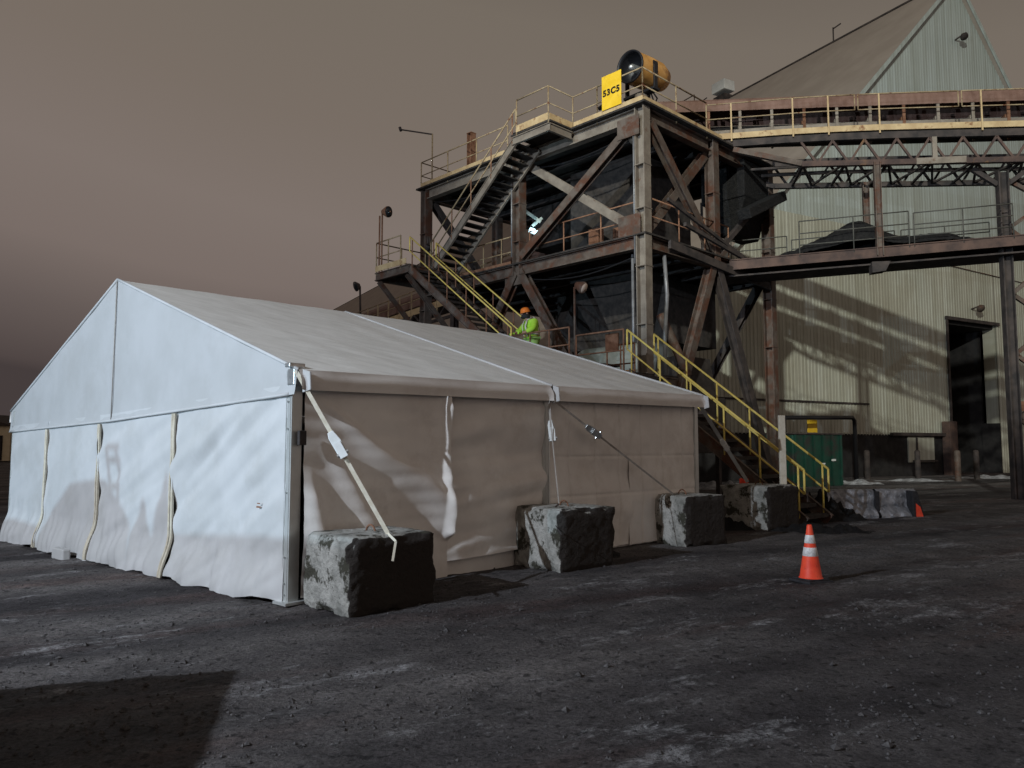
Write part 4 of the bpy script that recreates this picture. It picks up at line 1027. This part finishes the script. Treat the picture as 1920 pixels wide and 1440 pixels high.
fr=empty('pipe_frame',W(-1,-2.2,0),'black pipe frame standing behind the green container','pipe frame')
a=atY(1469,783,35.5); b_=atY(1602,783,38.2)
m=MB(); m.smooth=True; m.tube([Vector((a.x,a.y,0)),a-UP*.15,a+(b_-a)*.03,a+(b_-a)*.97,b_-UP*.15,Vector((b_.x,b_.y,0))],.1,10); m.build('pipe',M['black'],fr)
ys_=tag(MB().box(atY(1523,799,37.6),(.68,.04,.62),WD).build('wall_sign',M['sign'],bevel=.01),'plain yellow panel seen through the black pipe frame','sign')
for i,(px,py) in enumerate(((1797,905),(1832,900),(1722,898),(1627,900))):
    P=onground(px,py); m=MB(); m.smooth=True; lathe(m,P,[(0,1.55),(.10,1.53),(.14,1.45),(.14,0)],16); o=m.build('bollard',M['steel' if i==0 else 'steel_dark'])
    tag(o,('rust streaked steel bollard left of the shed doorway','dark steel bollard right beside the rust streaked one','dark bollard below the pale window panel','dark bollard right of the green container')[i],'bollard','bollards in front of the shed')
bx=empty('wooden_trestle',onground(1715,880),'low pale trestle frame under the shed window','trestle'); P=onground(1715,885)
m=MB()
for k in (-.8,.8): m.beam(P+WD*k,P+WD*k+UP*1.1,.1,.1,WN)
m.build('leg',M['rail'],bx); m=MB(); m.beam(P+WD*-.9+UP*1.1,P+WD*.95+UP*1.1,.12,.12); m.build('crossbar',M['rail'],bx)
# machinery under the tower
tk=empty('storage_tank',T(3.4,4.5,0),'pale horizontal tank lying under the tower deck behind the worker','tank')
m=MB(); m.smooth=True; lathe(m,T(5.3,3.4,4.3),[(0,-.1),(.7,0),(.95,.3),(.95,3.4),(.7,3.7),(0,3.8)],28,-E1); m.build('shell',M['tank'],tk)
m=MB(); m.box(T(4.7,3.4,1.7),(.3,1.6,3.4),E1); m.box(T(2.4,3.4,1.7),(.3,1.6,3.4),E1); m.build('saddle',M['steel_dark'],tk)
dm=empty('drive_motor',T(-.3,.6,0),'rusty orange cylindrical drive motor on a frame beside the tower column','motor')
m=MB(); m.smooth=True; a=atY(1140,708,21.6); b_=atY(1190,704,21.3); m.tube([a,b_],.17,16); m.build('casing',M['orange'],dm)
m=MB(); m.box((a+b_)/2-UP*.35,(.9,.5,.2),(b_-a)); m.box(Vector(((a.x+b_.x)/2,(a.y+b_.y)/2,1.6)),(.5,.5,3.2-.3),(b_-a)); m.build('plinth',M['green'],dm)
fs_=empty('feed_housing',T(-1.5,4,0),'dark boxy feeder housing at the foot of the tower','machine')
m=MB(); m.box(T(1.2,3.6,2.4),(1.8,2.4,1.8),E1); m.prism([T(.2,2.5,3.3),T(2.2,2.5,3.3),T(1.8,2.8,4.6),T(.6,2.8,4.6)],E2*1.6); m.build('casing',M['grating'],fs_,bevel=.03)
m=MB(); m.box(T(3,2.2,1.4),(3.2,1.6,2.6),E1); m.build('bin',M['darkin'],fs_,bevel=.03)
for u in (.5,1.9):
    for v in (2.6,4.6):
        m=MB(); m.beam(T(u,v,0),T(u,v,1.5),.14,.14,E1); m.build('leg',M['steel_dark'],fs_)
# pale pole in front of the lowest stair flight
P=onground(1471,992); pp=empty('wooden_post',P,'tall pale timber post crossing the yellow rails of the lowest stairs','post')
m=MB(); Pt=onplane(1466,779,(P.x,P.y,0),(0,1,0)); m.beam(P,Vector((P.x,P.y,Pt.z)),.13,.09,(0,1,0)); m.build('post',M['strap'],pp,bevel=.01)
# ============================================================ LEFT CONVEYOR behind the tent
C0=atY(600,612,50); C1=atY(985,464,31.5); cd=(C1-C0); cdn=cd.normalized(); cn=Vector((-cdn.y,cdn.x,0)).normalized()
if cn.y<0: cn=-cn
lc=empty('inclined_conveyor',(C0.x,C0.y,0),'covered inclined conveyor with railing climbing towards the tower behind the tent','conveyor')
def cseg(off,dz,wd,h,name,mt):
    m=MB(); m.beam(C0+cn*off+UP*dz,C1+cn*off+UP*dz,wd,h); return m.build(name,M[mt],lc)
cseg(0,-1.15,.05,.32,'kick_plate','toe'); cseg(.55,-1.3,1.0,.05,'walkway_deck','grating'); cseg(1.1,-.75,.1,.22,'stringer','steel_light'); cseg(2.4,-.75,.1,.2,'stringer','steel_dark')
m=MB(); nn=90
vs=[];fs=[]
for i in range(nn+1):
    p=C0+cd*i/nn; r=1+(.03 if i%2 else 0)
    for o_,z_ in ((1.1,-.45),(1.1-.03*r,.15),(1.4,.42*r),(2.0,.42*r),(2.35,.1),(2.35,-.45)): vs.append(p+cn*o_+UP*z_)
for i in range(nn):
    for k in range(5): a=i*6+k; fs.append((a,a+1,a+7,a+6))
m.add(vs,fs); m.build('belt_cover',M['cover'],lc)
m=MB(); m.smooth=True; m.tube([C0+UP*-.05,C1+UP*-.05],.03,8); m.tube([C0+UP*-.55,C1+UP*-.55],.03,8); m.build('handrail',M['rail'],lc)
for k in range(17):
    p=C0+cd*(k+.5)/17; m=MB(); m.beam(p-UP*1.5,p-UP*.04,.06,.06,cn); m.build('rail_post',M['rail'],lc)
for f in (.3,.75):
    p=C0+cd*f
    m=MB(); m.hbeam(Vector((p.x,p.y,0)),p-UP*1.5,.3,.3,cn,.03); q=p+cn*2.4; m.hbeam(Vector((q.x,q.y,0)),q-UP*1.5,.3,.3,cn,.03); m.build('trestle_leg',M['steel_dark'],lc)
m=MB(); m.beam(C0-UP*1.9+cn*.1,C1-UP*1.9+cn*.1,.1,.14); 
for k in range(14):
    p=C0+cd*k/14; q=C0+cd*(k+.5)/14; r=C0+cd*(k+1)/14
    m.beam(p-UP*1.3,q-UP*1.9,.06,.06,cn); m.beam(q-UP*1.9,r-UP*1.3,.06,.06,cn)
m.build('truss',M['steel_dark'],lc)
P=C0+cd*.22; h0=atY(676,586,(P.y)); h1=atY(675,537,P.y)
P=Vector((h0.x,h0.y,h0.z-.3)); pole_light(P,h1,(-.8,-.5,-.35),'tiny dark floodlight on a pole at the left end of the inclined conveyor','steel_dark',hr=.3,r=.06)

# ============================================================ BARRIER, coal spill, hazard panel
b0=onground(1548,974); b1=onground(1712,972); bd=(b1-b0).normalized(); bn=Vector((-bd.y,bd.x,0))
jb=empty('wrapped_barrier',(b0+b1)/2,'low concrete barrier wrapped in crinkled silver plastic sheeting','barrier')
def jersey(t0,t1,mt,seed,name):
    m=MB(); m.smooth=True
    prof=[(-.32,0),(-.31,.10),(-.16,.30),(-.13,.66),(-.08,.70),(.08,.70),(.13,.66),(.16,.30),(.31,.10),(.32,0)]
    def fn(i,j):
        k=j*(len(prof)-1); a=int(min(len(prof)-2,k)); f=k-a
        o_=prof[a][0]*(1-f)+prof[a+1][0]*f; z_=prof[a][1]*(1-f)+prof[a+1][1]*f
        x=t0+(t1-t0)*i
        n=noise.noise(Vector((x*5,o_*4,z_*7+seed)))+.6*noise.noise(Vector((x*13+z_*9,o_*8,seed)))
        return b0+bd*x+bn*(o_+.045*n)+UP*(z_+.02*n*(z_>.05))
    m.grid(fn,90,60); return m.build(name,M[mt],jb)
LB=(b1-b0).length
jersey(.0,LB*.52,'foil',2,'plastic_wrap'); jersey(LB*.55,LB,'foil',8,'plastic_wrap'); 
m=MB(); m.box(b0+bd*LB*.535+UP*.33,(.1,.45,.66),bd); m.build('joint',M['rubber'],jb)
hp=empty('hazard_panel',onground(1716,974),'black leaning panel with an orange stripe at the end of the wrapped barrier','hazard panel')
P=onground(1714,975)
m=MB(); m.prism([P,P+bd*.30,P+bd*.12+UP*.66,P-bd*.02+UP*.68],bn*.25); m.build('panel',M['rubber'],hp,bevel=.02)
m=MB(); m.prism([P+bd*.06+UP*.08,P+bd*.24+UP*.04,P+bd*.16+UP*.3,P+bd*.06+UP*.38],-bn*.02); m.build('stripe',M['cone'],hp)
def heap(c,rx,ry,h,label,seed):
    m=MB(); m.smooth=True; c=Vector(c)
    m.grid(lambda i,j:c+Vector(((i-.5)*2*rx,(j-.5)*2*ry,h*max(0,math.sin(math.pi*i))**.7*max(0,math.sin(math.pi*j))**.7*(.70+.45*noise.noise(Vector((i*6+seed,j*6,1)))+.32*noise.noise(Vector((i*15+seed,j*15,1)))+.22*noise.noise(Vector((i*34+seed,j*34,1))))-.03)),60,40)
    return tag(m.build('coal_heap',M['coal']),label,'coal heap','heaps of spilled coal on the ground')
heap((6.0,15.25,0),1.2,.7,.26,'low dark mound standing in for the darkness at the foot of the lowest yellow stairs',6)  # dark mound added where the stair foot is lost in shadow
heap((7.0,18.3,0),1.1,1.0,.72,'dark coal heap between the farthest block and the wrapped barrier',1)
heap((4.2,16.6,0),1.5,1.2,.55,'dark coal heap between the far tent corner and the farthest block',4)
heap((.2,12.3,0),1.6,.8,.38,'dark coal bank against the tent side behind the grey block',8)

# ============================================================ WORKER
def worker():
    hat=T(2.85,-2.0,5.82)       # crown of the hat
    z0=hat.z-1.86
    root=empty('person',Vector((hat.x,hat.y,z0)),'worker in orange hard hat and lime hi-vis suit gripping the yellow stair rail','person')
    fwd=(-E1*.15-E2*0+Vector((-.8,-.35,0))).normalized()   # leaning to the rail on his right
    fwd=Vector((-.75,-.45,0)).normalized(); rt=Vector((-fwd.y,fwd.x,0))*-1
    O=Vector((hat.x,hat.y,z0))
    O=O-fwd*.22
    def P(f,r,z): return O+fwd*f+rt*r+UP*z
    def skin(name,verts,edges,rad,mt,rootv=0,sub=2):
        me=bpy.data.meshes.new(name); org=worldloc(root)
        me.from_pydata([tuple(v-org) for v in verts],edges,[]); o=bpy.data.objects.new(name,me); col.objects.link(o); o.parent=root
        md=o.modifiers.new('skin','SKIN'); md.use_smooth_shade=True
        for i,r in enumerate(rad): 
            me.skin_vertices[0].data[i].radius=(r,r) if not isinstance(r,tuple) else r
        me.skin_vertices[0].data[rootv].use_root=True
        s=o.modifiers.new('sub','SUBSURF'); s.levels=sub; s.render_levels=sub
        me.materials.append(M[mt]); return o
    # body: pelvis, spine, neck, head, arms (hand), legs
    V=[P(0,0,.95),P(.02,0,1.15),P(.07,0,1.38),P(.13,0,1.50),P(.19,0,1.60),P(.22,0,1.68)]
    Eg=[(0,1),(1,2),(2,3),(3,4),(4,5)]; Rd=[.15,.14,.17,.07,.09,.10]
    def add(pts,start,rs):
        p=start
        for q,r in zip(pts,rs): V.append(q); Rd.append(r); Eg.append((p,len(V)-1)); p=len(V)-1
        return p
    add([P(.05,.20,1.42),P(.20,.26,1.22),P(.44,.20,1.10),P(.52,.17,1.08)],2,[.075,.055,.042,.035])
    add([P(.05,-.20,1.42),P(.16,-.30,1.20),P(.38,-.22,1.08),P(.46,-.18,1.06)],2,[.075,.055,.042,.035])
    add([P(0,.11,.88),P(.06,.12,.50),P(.0,.12,.09),P(.12,.13,.05)],0,[.11,.075,.05,.045])
    add([P(0,-.11,.88),P(-.04,-.12,.50),P(-.12,-.12,.09),P(0,-.13,.05)],0,[.11,.075,.05,.045])
    body=skin('body',V,Eg,Rd,'skin')
    # jacket
    V=[P(0,0,.90),P(.02,0,1.15),P(.06,0,1.38),P(.08,0,1.46)]; Eg=[(0,1),(1,2),(2,3)]; Rd=[.21,.205,.235,.13]
    add([P(.05,.22,1.42),P(.20,.28,1.22),P(.42,.21,1.11)],2,[.12,.10,.075]); add([P(.05,-.22,1.42),P(.16,-.32,1.20),P(.36,-.23,1.09)],2,[.12,.10,.075])
    skin('jacket',V,Eg,Rd,'hivis')
    V=[P(0,0,.92)]; Eg=[]; Rd=[.17]
    add([P(0,.11,.86),P(.06,.12,.50),P(0,.12,.14)],0,[.135,.10,.08]); add([P(0,-.11,.86),P(-.04,-.12,.50),P(-.12,-.12,.14)],0,[.135,.10,.08])
    skin('trousers',V,Eg,Rd,'hivis_pant')
    # tape: two vertical and a belt on the back
    m=MB()
    for r in (-.09,.09):
        m.smooth=True
        pts=[P(-.215,r,1.0),P(-.21,r,1.15),P(-.185,r,1.33),P(-.12,r,1.50),P(.04,r,1.585),P(.22,r,1.48),P(.29,r,1.3),P(.25,r,1.1),P(.225,r,.98)]
        for a,b in zip(pts[:-1],pts[1:]): m.beam(a,b,.055,.012,(a+b)/2-P(.03,r*.4,1.2))
    m.build('reflective_tape',M['reflect'],root)
    m=MB(); m.smooth=True; lathe(m,P(.015,0,1.08),[(.20,-.03),(.222,-.028),(.222,.028),(.20,.03)],28); m.build('reflective_tape',M['reflect'],root)
    # hands: palm and fingers round the rail
    for hx,r0 in ((.53,.17),(.47,-.18)):
        V=[P(hx,r0,1.075),P(hx+.05,r0,1.07)]; Eg=[(0,1)]; Rd=[.034,.036]
        for k in range(4):
            o_=(k-1.5)*.021
            add([P(hx+.085,r0+o_,1.078),P(hx+.115,r0+o_,1.055),P(hx+.105,r0+o_,1.02-.004*k)],1,[.0115,.0105,.009])
        s=1 if r0<0 else -1
        add([P(hx+.045,r0+s*.05,1.06),P(hx+.085,r0+s*.045,1.03)],0,[.013,.011])
        skin('glove',V,Eg,Rd,'hivis',sub=2)
    # head details and hat
    hc=P(.23,0,1.67)
    m=MB(); m.smooth=True; m.tube([hc+fwd*.09-UP*.0,hc+fwd*.125-UP*.035],[.014,.02],8); m.build('nose',M['skin'],root)
    for q in (-.035,.035):
        m=MB(); m.smooth=True; lathe(m,hc+fwd*.088+rt*q+UP*.02,[(0,-.012),(.012,-.006),(.014,0),(.012,.006),(0,.012)],12,fwd); m.build('eye',M['glass'],root)
    m=MB(); m.beam(hc+fwd*.098+rt*.03-UP*.065,hc+fwd*.098-rt*.03-UP*.065,.012,.01); m.build('mouth',M['rust'],root)
    for q in (-.1,.1):
        m=MB(); m.smooth=True; lathe(m,hc+rt*q,[(0,-.012),(.03,-.01),(.034,0),(.02,.01),(0,.006)],14,rt); m.build('ear',M['skin'],root)
    tilt=(UP+fwd*.25).normalized()
    m=MB(); m.smooth=True; lathe(m,hc+UP*.035,[(.155,.0),(.165,.005),(.150,.02),(.140,.03),(.137,.07),(.115,.12),(.07,.152),(0,.162)],30,tilt); m.build('hard_hat',M['hood'],root)
    m=MB(); m.smooth=True; m.tube([hc-fwd*.02-UP*.03,hc+fwd*.0-UP*.14],[.125,.14],20); m.build('dark_hood',M['rubber'],root)
    return root
worker()

# ============================================================ PARKED VEHICLES outside the left edge (their shadows fall in view)
def van(corner,dx,dy,Lx,Ly,h,label):
    dx=Vector(dx).normalized(); dy=Vector(dy).normalized(); c=Vector((corner[0],corner[1],0))
    o=empty('parked_van',c+dx*Lx/2+dy*Ly/2,label,'van')
    m=MB(); m.prism([c+UP*.45,c+dx*Lx+UP*.45,c+dx*Lx+UP*1.2,c+dx*(Lx-.9)+UP*1.35,c+dx*(Lx-1.6)+UP*h,c+UP*h],dy*Ly); m.build('body',M['truckw'],o,bevel=.05)
    for x in (.9,Lx-.9):
        for y in (.1,Ly-.1):
            m=MB(); m.smooth=True; p=c+dx*x+dy*y+UP*.36; lathe(m,p,[(0,-.12),(.3,-.12),(.36,-.08),(.36,.08),(.3,.12),(0,.12)],26,dy); m.build('wheel',M['rubber'],o)
    m=MB(); m.prism([c+dx*(Lx-.98)+UP*1.42-dy*.01+dy*.1,c+dx*(Lx-1.55)+UP*(h-.08)+dy*.1,c+dx*(Lx-1.52)+UP*(h-.08)+dy*.1,c+dx*(Lx-.93)+UP*1.42+dy*.1],dy*(Ly-.2)); m.build('windscreen',M['glass'],o)
    return o
f_=1-2.2/YARD.z
cx,cy=YARD.x+(-2.05-YARD.x)*f_,YARD.y+(6.13-YARD.y)*f_
van((cx,cy),(-.953,-.304,0),(.22,-.976,0),5.2,2.1,2.2,'white van parked out of view on the left')
# service truck between the low work lamp and the tent
def service_truck():
    half=lambda s: (LOW+TB(s,0))/2
    o=empty('service_truck',Vector((half(.5).x,half(.5).y,0)),'service truck with ladder parked out of view on the left','truck')
    dS=(half(1)-half(0)); dS.z=0; Lh=dS.length; dn=dS.normalized(); bk=Vector((dn.y,-dn.x,0))
    if bk.y>0: bk=-bk
    def Q(s,z,off=0): p=half(0)+dS*s; return Vector((p.x,p.y,z))+bk*off
    m=MB(); m.prism([Q(-.5,.6),Q(.29,.6),Q(.29,2.02),Q(.05,2.10),Q(-.5,2.12)],bk*1.8); m.build('cargo_body',M['truckw'],o,bevel=.02)
    m=MB(); m.prism([Q(.40,.6),Q(.78,.6),Q(.78,1.7),Q(.74,2.05),Q(.66,2.30),Q(.53,2.36),Q(.42,2.1)],bk*1.7); m.build('cab',M['truckw'],o,bevel=.05)
    m=MB(); m.prism([Q(.29,.6),Q(.40,.6),Q(.40,1.98),Q(.375,2.25),Q(.345,1.96),Q(.325,2.2),Q(.31,2.44),Q(.295,2.2)],bk*.3); m.build('tool_rack',M['steel'],o)
    m=MB(); m.prism([Q(.78,.6),Q(1.15,.6),Q(1.15,1.8),Q(.95,1.92),Q(.78,1.9)],bk*1.7); m.build('bonnet',M['truckw'],o,bevel=.05)
    m=MB()
    m.beam(Q(.46,1.9),Q(.475,2.62),.05,.05,bk); m.beam(Q(.50,1.9),Q(.51,2.62),.05,.05,bk)
    for z in (2.1,2.3,2.5,2.6): m.beam(Q(.462,z),Q(.508,z),.04,.05)
    m.build('ladder',M['alu'],o)
    for s in (-.3,.1,.95):
        for off in (.1,1.6):
            m=MB(); m.smooth=True; lathe(m,Q(s,.5,off),[(0,-.14),(.42,-.14),(.5,-.1),(.5,.1),(.42,.14),(0,.14)],26,bk); m.build('wheel',M['rubber'],o)
service_truck()
# masts that carry the two floodlights
fm=empty('floodlight_mast',(MAST.x,MAST.y,0),'tall floodlight mast behind the photographer','mast')
m=MB(); m.smooth=True; m.tube([(MAST.x,MAST.y-.9,0),(MAST.x,MAST.y-.9,29)],[.3,.14],12); m.build('pole',M['steel'],fm)
m=MB(); m.box((MAST.x,MAST.y-.75,28.2),(1.6,.3,.9)); m.build('lamp_head',M['steel_dark'],fm)
fm=empty('light_tower',(YARD.x-.3,YARD.y-.5,0),'portable light tower out of view on the left, nearest the tent','light tower')
m=MB(); m.smooth=True; m.tube([(YARD.x-.4,YARD.y-.4,0),(YARD.x-.4,YARD.y-.4,9.2)],[.1,.05],10); m.build('pole',M['steel'],fm)
m=MB(); m.box((YARD.x-.3,YARD.y-.25,9.1),(.3,.6,.4),(.8,.6,0)); m.build('lamp_head',M['steel_dark'],fm)
fm=empty('light_tower',(LOW.x-.6,LOW.y-.5,0),'low portable light tower farther out of view on the left','light tower')
m=MB(); m.smooth=True; m.tube([(LOW.x-.6,LOW.y-.5,0),(LOW.x-.6,LOW.y-.5,3.7)],.06,10); m.build('pole',M['steel'],fm)
m=MB(); m.box((LOW.x-.5,LOW.y-.42,3.5),(.3,.5,.4),(.8,.6,0)); m.build('lamp_head',M['steel_dark'],fm)
m=MB(); m.box((LOW.x-.9,LOW.y-.7,.6),(1.6,1.1,.8),(.8,.6,0)); m.build('generator',M['sign'],fm,bevel=.04)
